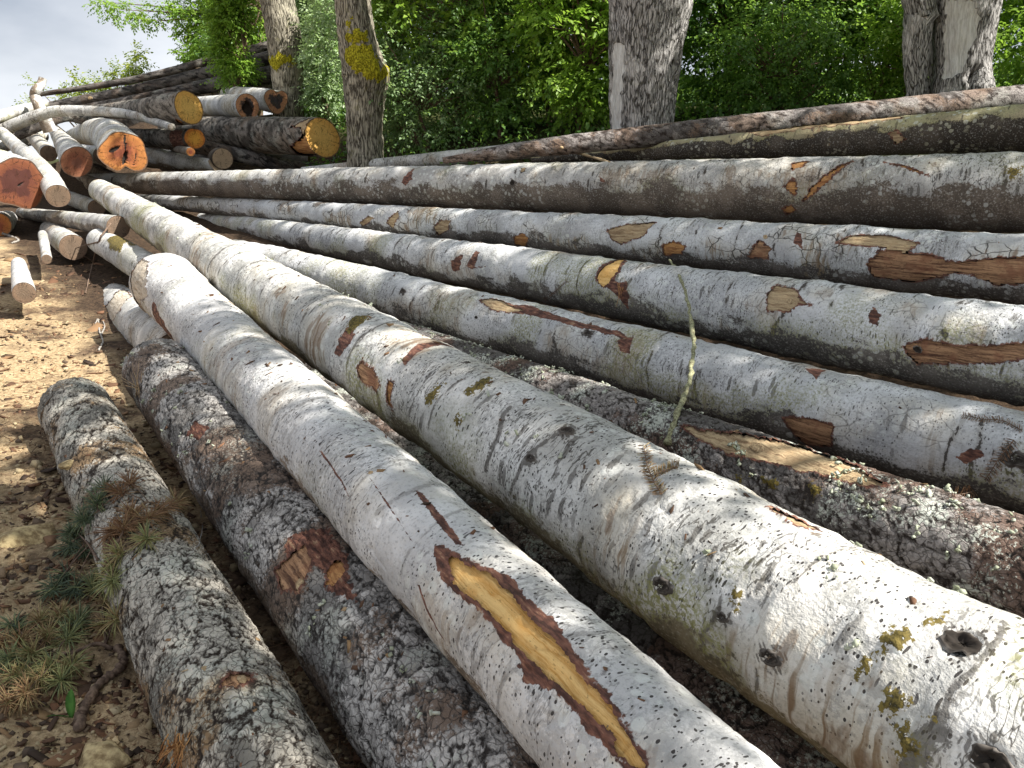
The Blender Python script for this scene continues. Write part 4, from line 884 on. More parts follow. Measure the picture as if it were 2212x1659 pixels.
tree('massive grey fissured trunk with a bare pale strip on its flank', [(282, 1320, 1452), (230, 1319, 1456), (170, 1321, 1461), (100, 1322, 1470), (50, 1322, 1478), (0, 1323, 1486)], 11.2, 10, 'trunk', 603, ((4.4, 7.8, 7.2), (2.4, 2.0, 1.7)), 'leaf_bright',
     bare=[([(1322, 90), (1340, 85), (1350, 140), (1342, 200), (1338, 280), (1322, 280)], .05)], dmg=[([(1452, 130), (1470, 60), (1478, 60), (1466, 200), (1452, 280)], .06, .10)], lump=1.0)
tree('broad double trunk with dark cleft and bare silver wood', [(212, 2022, 2122), (180, 2026, 2126), (130, 2032, 2126), (60, 2034, 2134), (0, 2034, 2144)], 11.0, 9.5, 'trunk', 604, ((7.0, 9.2, 7.2), (2.7, 2.4, 2.1)), 'leaf_dark',
     bare=[([(2046, 0), (2100, 0), (2122, 40), (2108, 90), (2088, 130), (2075, 160), (2032, 172), (2036, 120), (2040, 60)], .05)], dmg=[([(2092, 148), (2125, 140), (2122, 186), (2086, 182)], .05, .16)], lump=1.6,
     extra=[([(212, 1962, 1996), (150, 1958, 1999), (90, 1957, 2004), (40, 1958, 2008), (0, 1956, 2010)], 11.0, (-.9,)), ([(205, 2085, 2140), (185, 2092, 2142), (165, 2102, 2138)], 10.75, (.1,)), ([(212, 1985, 2045), (120, 1985, 2050), (0, 1990, 2060)], 11.7, (-.2,))])
# off the frame to the right: trees whose crowns shade the deck
def side_tree(label, x, y, h, crown, seed, leafm, nclump, per, llen):
    z0 = float(ground_z(x, y, False)); P = np.array([[x, y, z0 - .3], [x + .05, y, z0 + h * .3], [x - .1, y + .05, z0 + h * .65], [x - .15, y, z0 + h]]); R = np.array([.30, .24, .19, .08])
    g = sweep(P, R, 2.0, seed, 'ridge', ref=(0, -1, 0), dsmin=.04, nmax=60); root = thing('tree', label, 'tree', (x, y, z0), 'old trees standing behind the log deck')
    me = mesh_from('trunk', g['V'].reshape(-1, 3), grid_faces(*g['V'].shape[:2])); attr(me, 'bco', g['bco'].reshape(-1, 3), 'FLOAT_VECTOR'); attr(me, 'dmg', np.zeros(g['V'].shape[:2]).ravel()); attr(me, 'moss', np.zeros(g['V'].shape[:2]).ravel())
    obj('trunk', me, M['trunk'], root)
    gg = np.random.default_rng(seed); C = []
    while len(C) < nclump:
        p = gg.uniform(-1, 1, 3)
        if p @ p <= 1: C.append(np.array(crown[0]) + p * np.array(crown[1]))
    C = np.array(C); bag = Bag(); limb_tubes(P[2], C, seed + 6, .07, bag, 6, .1); obj('branches', bag.mesh('branches'), M['twig'], root)
    A = crown_from_clumps(C, gg.uniform(.5, .85, len(C)), seed + 7, per, 8, llen, .32, .2, .45, .36)
    obj('crown', leaves_mesh('crown', *A), M[leafm], root)
side_tree('tree overhanging the near ends of the logs', 8.6, 1.4, 8.5, ((5.2, 1.3, 6.7), (2.9, 2.9, 1.6)), 611, 'leaf_bright', 11, 115, .14)
side_tree('tree beyond the double trunk shading the right of the deck', 10.6, 5.2, 9, ((7.2, 4.7, 7.2), (2.5, 2.0, 1.7)), 612, 'leaf_dark', 10, 105, .14)

# ------------------------------------------------------------------ the green wall
BUSH = [
 # label, u, y, h, w, leaf, clumps, per, leaf length, tone
 ('dense ivy-leaved bush filling the gap between the two left trees', 735, 20.4, 5.6, 1.0, 'leaf_pale', 70, 28, .085, .95),
 ('pale-leaved bush just left of the mossy trunk foot', 722, 19.3, 2.6, .6, 'leaf_pale', 44, 26, .075, .9),
 ('dark bush hiding the thick ends of the black logs', 552, 19.4, 3.4, .34, 'leaf_bright', 30, 24, .075, .4),
 ('pale bush filling the corner behind the golden cut face', 735, 17.8, 2.6, .3, 'leaf_pale', 26, 26, .07, .85),
 ('pale small-leaved bush just right of the mossy trunk', 880, 15.4, 4.6, 1.3, 'leaf_pale', 46, 24, .07, .75),
 ('bright ash sapling with drooping leaf sprays', 1000, 14.4, 4.6, 1.25, 'leaf_bright', 40, 20, .10, .6),
 ('bright green sapling leaning toward the massive trunk', 1180, 14.0, 4.8, 1.3, 'leaf_bright', 40, 20, .11, .58),
 ('low bush at the left foot of the massive trunk', 1240, 13.0, 2.5, .9, 'leaf_bright', 28, 20, .09, .45),
 ('low pale bush behind the slim grey log', 930, 14.0, 2.2, 1.1, 'leaf_pale', 34, 24, .06, .5),
 ('shaded bush low behind the slim grey log', 1080, 13.8, 2.3, 1.0, 'leaf_dark', 34, 22, .07, .7),
 ('dark leafy bush at the right of the massive trunk', 1540, 14.0, 3.4, 1.2, 'leaf_dark', 46, 22, .08, .55),
 ('dark bush in the deep shade between the two big trunks', 1690, 14.6, 4.2, 1.3, 'leaf_dark', 48, 22, .08, .5),
 ('shaded sapling with light sprays near the double trunk', 1840, 13.4, 4.2, 1.0, 'leaf_dark', 34, 20, .09, .75),
 ('small bright bush at the left foot of the double trunk', 1915, 12.2, 1.9, .65, 'leaf_bright', 22, 20, .07, .45),
 ('bush behind the right side of the double trunk', 2190, 13.2, 4.4, 1.1, 'leaf_bright', 40, 20, .085, .45),
 ('low shaded bush along the back of the scaly log', 1640, 12.6, 1.7, .9, 'leaf_dark', 30, 20, .06, .65),
 ('low ferny bush right of the double trunk', 2230, 11.6, 1.5, .8, 'leaf_bright', 26, 20, .07, .4),
 ('bush standing left of the pale-leaved tree', 528, 25.5, 5.2, 1.0, 'leaf_bright', 44, 22, .095, .4),
 ('dark bush below the pale-leaved tree', 535, 24.6, 3.2, .8, 'leaf_dark', 34, 22, .09, .7)]
for i, (lb, u, y, h, w, lm, nc, per, ll, tn) in enumerate(BUSH):
    shrub(lb, u, y, h, w * 1.12, lm, 700 + i * 11, int(nc * 1.5), int(per * 1.3), ll * 1.22, tn)
# deeper trees that close the view
for i, (lb, u, y, h, w, lm) in enumerate([
    ('tall forest tree deep behind the mossy trunk', 840, 20.5, 8.5, 2.4, 'leaf_pale'), ('tall forest tree deep behind the bright saplings', 1090, 19, 8.5, 2.4, 'leaf_dark'),
    ('tall dark forest tree deep behind the massive trunk', 1370, 18.5, 8.5, 2.5, 'leaf_dark'), ('tall dark forest tree deep between the big trunks', 1650, 18, 8.5, 2.5, 'leaf_dark'),
    ('tall dark forest tree deep behind the double trunk', 1940, 17.6, 8.5, 2.5, 'leaf_dark'), ('tall forest tree deep beyond the right edge of the deck', 2280, 17, 8.5, 2.6, 'leaf_dark'),
    ('tall forest tree deep behind the pale-leaved tree', 660, 27, 9.5, 2.0, 'leaf_bright')]):
    shrub(lb, u, y, h, w, lm, 900 + i * 13, 80, 22, .13, .45, 'forest trees deep behind the bushes', 'forest_tree', 'tree', .05)

# branches hanging into the sky at the left, from a tree behind the heap
def sky_tree():
    y = 25.5; base = np.array([at(556, 200, y)[0], y, 0.0]); base[2] = float(ground_z(base[0], y, False))
    root = thing('tree', 'slender tree reaching thin leafy branches left across the sky', 'tree', base)
    pts = [(215, 4, .22), (255, 22, .2), (290, 20, .22), (300, 44, .16), (345, 16, .2), (372, 34, .16), (405, 50, .22), (440, 32, .32), (470, 62, .36), (430, 84, .26), (415, 108, .22), (462, 108, .3), (505, 40, .45), (540, 70, .45), (505, 110, .4), (545, 130, .42), (520, 170, .4), (480, 10, .4), (385, 6, .25), (410, 134, .14), (440, 150, .14), (425, 120, .16), (560, 30, .5), (560, 180, .4), (395, 66, .18), (330, 40, .14)]
    C = np.array([at(u, v, y + .35 * math.sin(u)) for u, v, r in pts]); R = np.array([r * 1.55 for *_, r in pts])
    bag = Bag(); top = at(575, -60, y); V, F = tube(np.array([base - [0, 0, .2], at(560, 180, y), at(566, 60, y), top]), [.10, .09, .08, .06], 8, False); bag.add(V, F)
    for (u0, v0), sel in (((566, 40), range(0, 12)), ((562, 120), range(8, 22)), ((570, 0), range(12, 26))):
        limb_tubes(at(u0, v0, y), C[list(sel)], 41 + u0, .05, bag, 5, .02)
    obj('trunk', bag.mesh('trunk'), M['twig'], root)
    per = np.array(pts)[:, 2]; Ps = [crown_from_clumps(C[i:i + 1], R[i:i + 1], 300 + i, max(6, int(140 * per[i])), 8, .105, .32, .3, .45, .34) for i in range(len(C))]
    A = [np.concatenate([p[k] for p in Ps]) for k in range(6)]; obj('crown', leaves_mesh('crown', *A), M['leaf_bright'], root)
sky_tree()
def horizon_bush():
    y = 27.0; base = np.array([at(240, 200, y)[0], y, 0.0]); base[2] = float(ground_z(base[0], y, False))
    root = thing('shrub', 'yellow-green bush peeping over the black logs against the sky', 'shrub', base)
    g = np.random.default_rng(9); pts = [(g.uniform(130, 335), 0, .3) for _ in range(46)]; C = []
    for u, _, _ in pts:
        top = np.interp(u, [120, 160, 200, 245, 290, 300, 330], [196, 178, 148, 140, 128, 140, 158]); C.append(at(u, top + g.uniform(4, 70), y + g.uniform(-.6, .6)))
    for u, v in ((297, 112), (298, 122), (162, 165), (72, 182), (66, 226), (54, 236)): C.append(at(u, v, y))
    C = np.array(C); R = np.concatenate([g.uniform(.22, .4, len(C) - 6), np.full(6, .16)]); bag = Bag(); limb_tubes(base, C, 5, .05, bag, 5, .0); obj('stem', bag.mesh('stem'), M['twig'], root)
    obj('crown', leaves_mesh('crown', *crown_from_clumps(C, R, 77, 16, 7, .10, .3, .1, .5, .28)), M['leaf_yellow'], root)
horizon_bush()

# ------------------------------------------------------------------ undergrowth and the wood beyond
def undergrowth():
    g = np.random.default_rng(21); n = 60000; x = g.uniform(-6, 18, n * 2); y = g.uniform(9.5, 30, n * 2); k = (.79 * x + .62 * y > 6.6) & (y > 11.8) & (np.abs((x + 7) / 3.0) + np.abs((y - 17) / 6) > 1.0); x, y = x[k][:n], y[k][:n]
    p = np.stack([x, y, 0 * x], -1); hh = np.clip(.35 + .45 * fbm(p * .9, 3, 4), .05, 1.2); z = ground_z(x, y, False) + hh * g.random(len(x)) ** .7
    O = np.stack([x, y, z], -1); D = unit(g.normal(size=O.shape) + [0, 0, .1]); U = unit(g.normal(size=O.shape) * .5 + [0, 0, 1]); L = g.uniform(.05, .12, len(x)) * (1 + (y > 18))
    tone = np.clip(.45 + .3 * fbm(p * 1.3, 2, 8) + g.normal(0, .12, len(x)), 0, 1)
    o = obj('undergrowth', leaves_mesh('undergrowth', O, D, U, L, L * .32, tone), M['leaf_dark']); o['kind'] = 'stuff'; tag(o, 'low green undergrowth covering the bank behind the logs', 'undergrowth')
undergrowth()
def distant_wood():
    g = np.random.default_rng(22); C = []
    for _ in range(330):
        x = g.uniform(-4.5, 26); y = 24 + g.uniform(0, 6) - max(0, x - 8) * .35; z = ground_z(x, y, False) + g.uniform(.3, 13); C.append([x, y, z])
    A = crown_from_clumps(np.array(C), g.uniform(.8, 1.5, len(C)), 23, 26, 7, .24, .34, .2, .45, .7)
    o = obj('distant_wood', leaves_mesh('distant_wood', *A), M['leaf_dark']); o['kind'] = 'stuff'; tag(o, 'unbroken dark wood far behind the trees', 'wood')
distant_wood()

# ------------------------------------------------------------------ litter, twigs, sprigs
bpy.context.view_layer.update(); DG = bpy.context.evaluated_depsgraph_get()
def hit(u, v, lift=0.0):
    r = ray(u, v); ok, loc, nrm, *_ = scene.ray_cast(DG, Vector(CAM), Vector(r))
    loc = np.array(loc) if ok else CAM + r * 5
    return loc - r * lift
def drop(x, y, top=2.2):
    ok, loc, nrm, *_ = scene.ray_cast(DG, Vector((x, y, top)), Vector((0, 0, -1))); return (np.array(loc), np.array(nrm)) if ok else (None, None)

CUBE = np.array([[-1, -1, -1], [1, -1, -1], [1, 1, -1], [-1, 1, -1], [-1, -1, 1], [1, -1, 1], [1, 1, 1], [-1, 1, 1]], float)
CUBEF = np.array([[0, 3, 2, 1], [4, 5, 6, 7], [0, 1, 5, 4], [1, 2, 6, 5], [2, 3, 7, 6], [3, 0, 4, 7]])
def chips(name, label, pos, nrm, size, tone, mat, seed, aspect=(1, .45, .10), kind='stuff', parent=None):
    g = np.random.default_rng(seed); n = len(pos)
    a = unit(np.cross(nrm, g.normal(size=(n, 3)))); N = unit(nrm + g.normal(size=(n, 3)) * .28); a = unit(a - (a * N).sum(1)[:, None] * N); b = np.cross(N, a)
    S = size[:, None, None] * np.array(aspect)[None, None] * .5 * g.uniform(.6, 1.4, (n, 1, 3))
    loc = CUBE[None] * S * (1 + .35 * g.normal(size=(n, 8, 3)).clip(-1.5, 1.5) * np.array([.6, .6, .3]))
    V = pos[:, None] + loc[..., :1] * a[:, None] + loc[..., 1:2] * b[:, None] + (loc[..., 2:] + S[..., 2:] * .4) * N[:, None]
    F = (CUBEF[None] + (np.arange(n) * 8)[:, None, None]).reshape(-1, 4); me = mesh_from(name, V.reshape(-1, 3), F, False); attr(me, 'tone', np.repeat(tone, 8))
    o = obj(name, me, mat, parent); o['kind'] = 'stuff'
    if parent is None: tag(o, label, 'litter')
    return o
M['litter'] = tone_mat('bark_litter', [(.035, .024, .018), (.09, .05, .03), (.20, .10, .055), (.34, .22, .11), (.50, .40, .26)])
M['gravel'] = tone_mat('track_gravel', [(.07, .05, .038), (.20, .14, .09), (.40, .31, .18), (.55, .45, .28)])

def track_litter():
    g = np.random.default_rng(31); n = 26000
    th = np.radians(g.uniform(-47, -8, n)); r = 1.3 * (12 / 1.3) ** g.random(n); x = np.sin(th) * r; y = np.cos(th) * r
    k = (.79 * x + .62 * y) < 1.7 + .5 * g.random(n); x, y = x[k], y[k]; z = ground_z(x, y); e = .03
    N = unit(np.stack([ground_z(x - e, y) - ground_z(x + e, y), ground_z(x, y - e) - ground_z(x, y + e), 2 * e * np.ones_like(x)], -1))
    P = np.stack([x, y, z], -1); p2 = np.stack([x, y, 0 * x], -1); clus = fbm(p2 * 1.7, 3, 71)
    keep = g.random(len(x)) < np.clip(.55 + 1.1 * clus, .1, 1); P, N, clus = P[keep], N[keep], clus[keep]; m = len(P)
    sz = np.exp(g.normal(math.log(.018), .62, m)).clip(.005, .10) * (1 + .05 * np.linalg.norm(P[:, :2], axis=1))
    chips('bark_litter', 'loose bark flakes and chips littering the dirt track', P, N, sz, np.clip(g.beta(1.3, 2.2, m), 0, 1), M['litter'], 32)
    n = 9000; th = np.radians(g.uniform(-47, -8, n)); r = 1.3 * (10 / 1.3) ** g.random(n); x = np.sin(th) * r; y = np.cos(th) * r; k = (.79 * x + .62 * y) < 1.4; x, y = x[k], y[k]; P = np.stack([x, y, ground_z(x, y)], -1); m = len(P)
    chips('gravel', 'fine pale gravel and clods on the dirt track', P, np.tile([0, 0, 1.0], (m, 1)), np.exp(g.normal(math.log(.011), .5, m)).clip(.004, .05), g.random(m), M['gravel'], 33, (1, .8, .6))
    # dead needles, single and in drifts
    n = 16000; th = np.radians(g.uniform(-47, -6, n)); r = 1.3 * (9 / 1.3) ** g.random(n); x = np.sin(th) * r; y = np.cos(th) * r; k = ((.79 * x + .62 * y) < 1.6) & (fbm(np.stack([x, y, 0 * x], -1) * 1.4, 3, 77) > -.12); x, y = x[k], y[k]
    P = np.stack([x, y, ground_z(x, y) + .004], -1); m = len(P)
    chips('fallen_needles', 'brown fallen needles strewn over the dirt', P, np.tile([0, 0, 1.0], (m, 1)), g.uniform(.03, .07, m), np.clip(g.normal(.55, .18, m), 0, 1), M['litter'], 34, (1, .03, .03))
track_litter()

def log_litter():
    g = np.random.default_rng(41); P, N = [], []
    for _ in range(5200):
        if _ % 2: x, y = g.uniform(-2.4, .6), g.uniform(1.3, 5.4)
        else: x, y = g.uniform(-3, 3.6), g.uniform(1.4, 8)
        q, nn = drop(x, y)
        if q is None: continue
        deep = q[2] < ground_z(x, y, False) + .12
        if nn[2] < .55 or (not deep and g.random() > .30): continue
        P.append(q); N.append(nn)
    P, N = np.array(P), np.array(N); m = len(P)
    chips('bark_crumbs', 'bark crumbs, sawdust and flakes caught on and between the logs', P, N, np.exp(g.normal(math.log(.013), .55, m)).clip(.004, .06), np.clip(g.beta(1.5, 1.8, m), 0, 1), M['litter'], 42)
log_litter()

def rock(label, u, v, size, seed):
    p = hit(u, v); g = np.random.default_rng(seed); pts = unit(g.normal(size=(22, 3))) * g.uniform(.8, 1.1, (22, 1)) * np.array([1, 1, .85]); bm = bmesh.new()
    for q in pts: bm.verts.new(q)
    r = bmesh.ops.convex_hull(bm, input=bm.verts); bmesh.ops.delete(bm, geom=[e for e in r['geom_interior'] if isinstance(e, bmesh.types.BMVert)], context='VERTS')
    bmesh.ops.triangulate(bm, faces=bm.faces[:]); bmesh.ops.subdivide_edges(bm, edges=bm.edges[:], cuts=5, use_grid_fill=True); bm.verts.ensure_lookup_table(); bm.verts.index_update()
    V = np.array([w.co[:] for w in bm.verts]); F = [[w.index for w in f.verts] for f in bm.faces]; bm.free()
    V = V * (1 + .07 * fbm(V * 3 + seed, 3, seed) + .05 * fbm(V * 11, 3, seed))[:, None] * np.array(size) + p + np.array([0, 0, size[2] * .1])
    o = obj('stone', mesh_from('stone', V, F, False), M['stone']); tag(o, label, 'stone', 'yellow stones by the track')
rock('crumbly yellow stone at the foot of the muddy log', 225, 1645, (.085, .07, .06), 3)
rock('rough yellow clod on the track beside pine needles', 62, 1165, (.16, .13, .07), 5)
rock('small pale stone between scaly log and track', 150, 1005, (.05, .04, .03), 8)

def needles(bag, P, axis, n, ln, g, tone, spread=.9, w=.0019):
    for _ in range(n):
        d = unit(axis * g.uniform(.1, 1.0) + g.normal(size=3) * spread); s = unit(np.cross(d, g.normal(size=3))) * w; l = ln * g.uniform(.7, 1.15); o = P + axis * g.uniform(-.02, .02)
        t = unit(np.cross(d, s)) * w; tip = o + d * l + np.array([0, 0, -.12 * l]); mid = o + d * l * .55
        bag.add(np.array([o + s, o - s, o + t, mid + s, mid - s, mid + t, tip]), [[0, 1, 4, 3], [1, 2, 5, 4], [2, 0, 3, 5], [3, 4, 6], [4, 5, 6], [5, 3, 6]], float(np.clip(tone + g.normal(0, .1), 0, 1)))
M['needle'] = tone_mat('pine_needles', [(.10, .15, .10), (.19, .25, .13), (.40, .42, .17), (.46, .35, .17), (.36, .21, .11), (.23, .12, .065)], .55)
def pine_branch(label, path, rad, tufts, seed, n=72, ln=.092, lift=.02, twigm='twig', group='torn pine branches on the track'):
    g = np.random.default_rng(seed); P = np.array([hit(u, v, lift + .02 * math.sin(i * 1.7)) for i, (u, v) in enumerate(path)]); P = catmull(P, 8) if len(P) > 2 else P
    root = thing('pine_branch', label, 'pine branch', P.mean(0) - [0, 0, .02], group)
    V, F = tube(P, np.linspace(rad, rad * .45, len(P)), 8); b = Bag(); b.add(V, F)
    for (u, v, tone, k) in tufts:
        c = hit(u, v, lift + .03); j = np.argmin(np.linalg.norm(P - c, axis=1)); a = P[j]; ax = unit(c - a + np.array([0, 0, .02]) + g.normal(size=3) * .015)
        t = np.linspace(0, 1, 5)[:, None]; Q = a * (1 - t) + c * t + np.array([0, 0, .012]) * (t * (1 - t) * 4); V, F = tube(Q, np.linspace(rad * .45, .0022, 5), 6); b.add(V, F)
        nb = Bag(); needles(nb, c, ax, int(n * k), ln, g, tone); obj('needle_tuft', nb.mesh('needle_tuft', False), M['needle'], root)
    obj('stem', b.mesh('stem'), M[twigm], root)
w = lambda pts: [(.35156 * a, 1075.8 + .35156 * b) + tuple(r) for a, b, *r in pts]
pine_branch('pine branch with yellow-green needle tufts hugging the muddy log', w([(650, 910), (640, 760), (622, 620), (625, 480), (680, 350), (760, 290), (890, 250)]), .006,
    w([(905, 255, .38, 1.2), (740, 345, .5, 1), (690, 420, .42, 1), (570, 550, .3, 1.2), (690, 505, .36, 1), (650, 640, .6, .7), (715, 745, .5, .8), (640, 790, .62, .7)]), 51)
pine_branch('dry red-brown pine spray lying over the muddy log', w([(700, 330), (760, 200), (830, 90), (900, 30), (1030, 30)]), .005,
    w([(810, 110, .82, 1.3), (760, 190, .85, 1), (980, 70, .8, 1.2), (1060, 40, .7, 1.2), (700, 210, .9, .8), (800, -90, .86, 1.2), (740, -30, .9, .9), (905, 130, .8, .9)]), 52)
pine_branch('grey-green pine spray at the track edge of the muddy log', w([(600, 380), (540, 280), (480, 200), (560, 110), (640, 60)]), .005,
    w([(460, 230, .1, 1.5), (530, 140, .12, 1.5), (430, 300, .05, 1.2), (600, 40, .15, 1.3), (640, -40, .12, 1.2), (520, 330, .06, 1), (400, 480, .08, 1.3), (460, 560, .05, 1.2), (330, 560, .1, 1)]), 53)
pine_branch('broken pine branch with browning needles sprawled on the dirt', w([(690, 925), (590, 895), (450, 950), (320, 950), (220, 880), (130, 900)]), .008,
    w([(370, 730, .6, 1.5), (470, 770, .25, 1.4), (250, 760, .62, 1.3), (130, 890, .68, 1.2), (70, 990, .25, 1.3), (200, 960, .5, 1.4), (320, 1040, .4, 1.4), (440, 1030, .45, 1.3), (290, 860, .6, 1.2), (150, 1080, .4, 1.3), (250, 1110, .55, 1.3), (90, 1100, .6, 1.2), (160, 1200, .7, 1.1), (60, 1250, .75, 1), (420, 860, .3, 1.3), (380, 1120, .35, 1.1), (30, 900, .7, 1), (90, 800, .2, 1)]), 54)

def stick(label, path, r0, r1, mat, name='stick', lift=.02, group=None, side=(), seed=1):
    P = np.array([hit(u, v, lift) for u, v in path]); P = catmull(P, 10) if len(P) > 2 else P; g = np.random.default_rng(seed); P = P + g.normal(0, .002, P.shape)
    root = thing(name, label, name.split('_')[0], P.mean(0) - [0, 0, r0], group); b = Bag(); V, F = tube(P, np.linspace(r0, r1, len(P)) * (1 + .18 * g.normal(size=len(P))), 10); b.add(V, F); obj('stem', b.mesh('stem'), M[mat], root)
    for sd in side:
        Q = np.array([hit(u, v, lift) for u, v in sd]); V, F = tube(catmull(Q, 6) if len(Q) > 2 else Q, np.linspace(r1 * 1.1, r1 * .4, len(catmull(Q, 6)) if len(Q) > 2 else len(Q)), 7); b = Bag(); b.add(V, F); obj('side_twig', b.mesh('side_twig'), M[mat], root)
stick('thick crooked brown stick at the foot of the muddy log', w([(725, 925), (765, 985), (720, 1060), (610, 1140), (545, 1240), (500, 1330), (490, 1420)]), .012, .018, 'twig', lift=.03)
def lichen_twig():
    a, z = hit(1447, 562, .0), hit(1440, 962, .0); da, dz = np.linalg.norm(a - CAM), np.linalg.norm(z - CAM); path = [(1445, 560), (1468, 598), (1487, 660), (1498, 740), (1490, 820), (1465, 890), (1440, 962)]; P = []
    for i, (u, v) in enumerate(path):
        t = i / 6; dist = min(1 / ((1 - t) / da + t / dz) * (1 - .05 * math.sin(math.pi * t)), np.linalg.norm(hit(u, v) - CAM) - .015); P.append(CAM + ray(u, v) * dist)
    P = catmull(np.array(P), 10); g = np.random.default_rng(6); P = P + g.normal(0, .003, P.shape); root = thing('twig', 'long lichen-crusted twig leaning across two pale logs', 'twig', P[-1]); b = Bag(); V, F = tube(P, np.linspace(.008, .016, len(P)) * (1 + .2 * g.normal(size=len(P))), 9); b.add(V, F); obj('stem', b.mesh('stem'), M['twig_lichen'], root)
lichen_twig()
q8 = lambda pts: [(.20837 * a, 345.6 + .20837 * b) for a, b in pts]
stick('dry forked twig leaning from the mossy log to the ground', q8([(1150, 660), (1030, 830), (960, 1080), (885, 1380)]), .012, .007, 'twig', 'twig', .06, None, [q8([(1010, 850), (800, 910), (600, 1000)]), q8([(960, 1050), (860, 980), (890, 900)])])
stick('bleached forked twig beside the tan-ended stub', [(206, 700), (212, 690), (215, 715), (222, 738), (213, 756)], .006, .008, 'twig_grey', 'twig', .03, None, [[(219, 722), (226, 705), (221, 690)]])
stick('bleached crooked twig on the far track', q8([(20, 760), (110, 790), (190, 830), (120, 860)]), .02, .012, 'twig_grey', 'twig', .04)
stick('long splinter lying on the thick dark-flanked log', c2v(800, 0, [(1480, 905), (1620, 950), (1780, 995)]), .02, .012, 'scar_tan', 'splinter', .04)
stick('thin white stalk bending between the muddy and scaly logs', w([(1150, 370), (1215, 290), (1245, 170), (1230, 80)]), .003, .002, 'twig_grey', 'stalk', .03)

def sprig(label, path, seed, tone, ln=.018, lift=.02, side=()):
    g = np.random.default_rng(seed); P = np.array([hit(u, v, lift) for u, v in path]); P = catmull(P, 8) if len(P) > 2 else np.linspace(P[0], P[1], 12); root = thing('fir_sprig', label, 'sprig', P.mean(0)); b = Bag(); V, F = tube(P, np.linspace(.003, .0015, len(P)), 6); b.add(V, F); obj('stem', b.mesh('stem'), M['twig'], root)
    nb = Bag(); T = np.gradient(P, axis=0); view = unit(CAM - P.mean(0))
    for i in range(len(P)):
        for sg in (-1, 1):
            for _ in range(2):
                d = unit(unit(np.cross(unit(T[i]), view)) * sg + unit(T[i]) * .5 + g.normal(size=3) * .15); o = P[i] + g.normal(0, .002, 3); s = unit(np.cross(d, view)) * .0012; nb.add(np.array([o + s, o - s, o + d * ln * .6 - s, o + d * ln * .6 + s, o + d * ln, o + d * ln * .4 + view * .001]), [[0, 1, 2, 3], [3, 2, 4], [0, 3, 5], [1, 5, 2]], float(np.clip(tone + g.normal(0, .08), 0, 1)))
    obj('needles', nb.mesh('needles', False), M['needle'], root)
v5 = lambda pts: c2v(800, 600, pts); v6 = lambda pts: c2v(1660, 600, pts)
sprig('dry orange fir sprig standing on the speckled log', v5([(2100, 1560), (2050, 1480), (2010, 1380), (1990, 1270)]), 61, .72, .03, .015)
sprig('short orange fir tuft on the crest of the speckled log', v5([(2060, 1440), (2130, 1410), (2200, 1390)]), 62, .7, .028, .015)
sprig('red-brown fir sprig hanging down the flank of the pale log', v6([(2150, 1230), (2060, 1340), (1990, 1450), (1900, 1540), (1780, 1570)]), 63, .9, .04, .02)
sprig('dark fir twig lying on top of the pale log', v6([(2200, 1170), (2080, 1110), (1960, 1100), (1840, 1075)]), 64, .85, .022, .015)
sprig('tiny red fir sprig beside the torn red bark', v5([(1380, 365), (1450, 310), (1520, 250)]), 65, .95, .02, .015)

def weed():
    base = hit(*w([(440, 1350)])[0]); root = thing('seedling', 'small green seedling with two leaves in the dirt', 'seedling', base)
    for nm, d, L, W in (('leaf', (.0, .02, .10), .115, .017), ('leaf', (-.085, .0, .015), .10, .018)):
        d = np.array(d); u = unit(d); s = unit(np.cross(u, [0, 1, .3])); n = np.cross(u, s); V = []; F = []
        for i, f in enumerate(np.linspace(0, 1, 9)):
            ww = W * math.sin(math.pi * min(1, f * .93 + .07)) ** .8 * (1 if f < 1 else 0); c = base + u * L * f + np.array([0, 0, -.02 * f * f])
            V += [c - s * ww + n * ww * .3, c, c + s * ww + n * ww * .3, c - n * .0012]
        for i in range(8):
            a = i * 4; F += [[a, a + 1, a + 5, a + 4], [a + 1, a + 2, a + 6, a + 5], [a + 2, a + 3, a + 7, a + 6], [a + 3, a, a + 4, a + 7]]
        obj(nm, mesh_from('leaf', np.array(V), F), M['weed'], root)
weed()

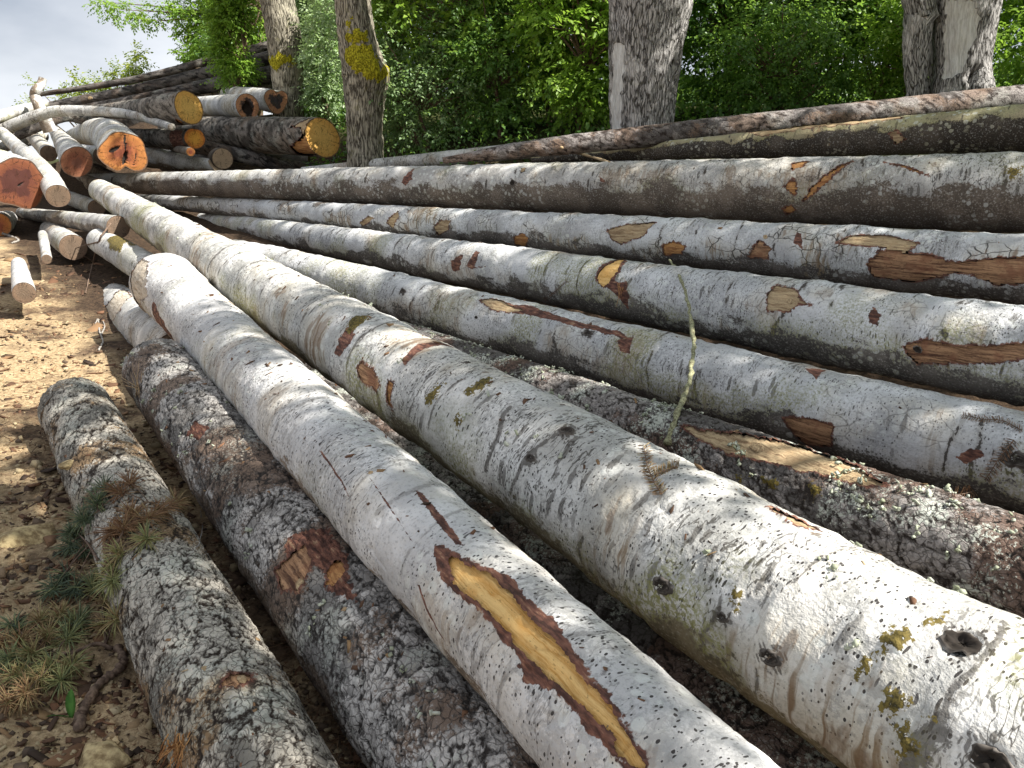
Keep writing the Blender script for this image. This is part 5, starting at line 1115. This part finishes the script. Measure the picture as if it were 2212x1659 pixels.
def splinters(label, u, v, n, ln, mat, seed, up):
    g = np.random.default_rng(seed); p = hit(u, v); root = thing('torn_fibres', label, 'splinters', p - [0, 0, .02]); up = np.array(up, float)
    for i in range(n):
        o = p + g.normal(0, .018, 3); d = unit(up + g.normal(0, .34, 3)); L = ln * g.uniform(.5, 1.2); t = np.linspace(-.35, 1, 5); P = o + d * (t * L)[:, None] + g.normal(0, .002, (5, 3)); V, F = tube(P, np.array([1, 1, .9, .6, .15]) * g.uniform(.001, .003), 5); b = Bag(); b.add(V, F, .5)
        me = b.mesh('fibre'); attr(me, 'bco', V * 1.0, 'FLOAT_VECTOR'); obj('fibre', me, M[mat], root)
splinters('tuft of torn orange wood fibres on the muddy log', *w([(1110, 1520)])[0], 60, .06, 'scar_orange', 71, (-.2, -.5, -.6))
splinters('upright tan splinter on the broken end of the scaly grey log', 302, 838, 9, .16, 'scar_tan', 72, (-.25, .3, 1))
splinters('shredded red bark fibres below the fresh bark wound', *v5([(1860, 300)])[0], 16, .10, 'scar_orange', 73, (.2, -.2, -1))

# tufted grey-green lichen on the rough logs
M['lichen'] = tone_mat('tufted_lichen', [(.28, .31, .20), (.46, .50, .38), (.62, .65, .55)])
def lichen_on(key, n, seed, lo, hi):
    g = GRID[key]; r = np.random.default_rng(seed); V = g['V'].reshape(-1, 3); R = g['rad'].reshape(-1, 3); c = np.repeat(np.cos(g['th'])[None], len(g['s']), 0).ravel(); b = g['bco'].reshape(-1, 3)
    ok = np.flatnonzero((c > lo) & (c < hi) & (fbm(b * 5, 3, seed) > .05)); k = r.choice(ok, min(n, len(ok)), replace=False); m = len(k)
    P = np.repeat(V[k], 4, 0) + r.normal(0, .007, (m * 4, 3)); N = unit(np.repeat(R[k], 4, 0) + r.normal(0, .8, (m * 4, 3)))
    chips('lichen', '', P, N, r.uniform(.006, .018, m * 4), r.random(m * 4), M['lichen'], seed, (1, .7, .35), parent=ROOT[key])
lichen_on('K', 520, 81, .35, 1.0)
lichen_on('H', 110, 82, .2, .95)
lichen_on('B', 60, 83, .5, .98)
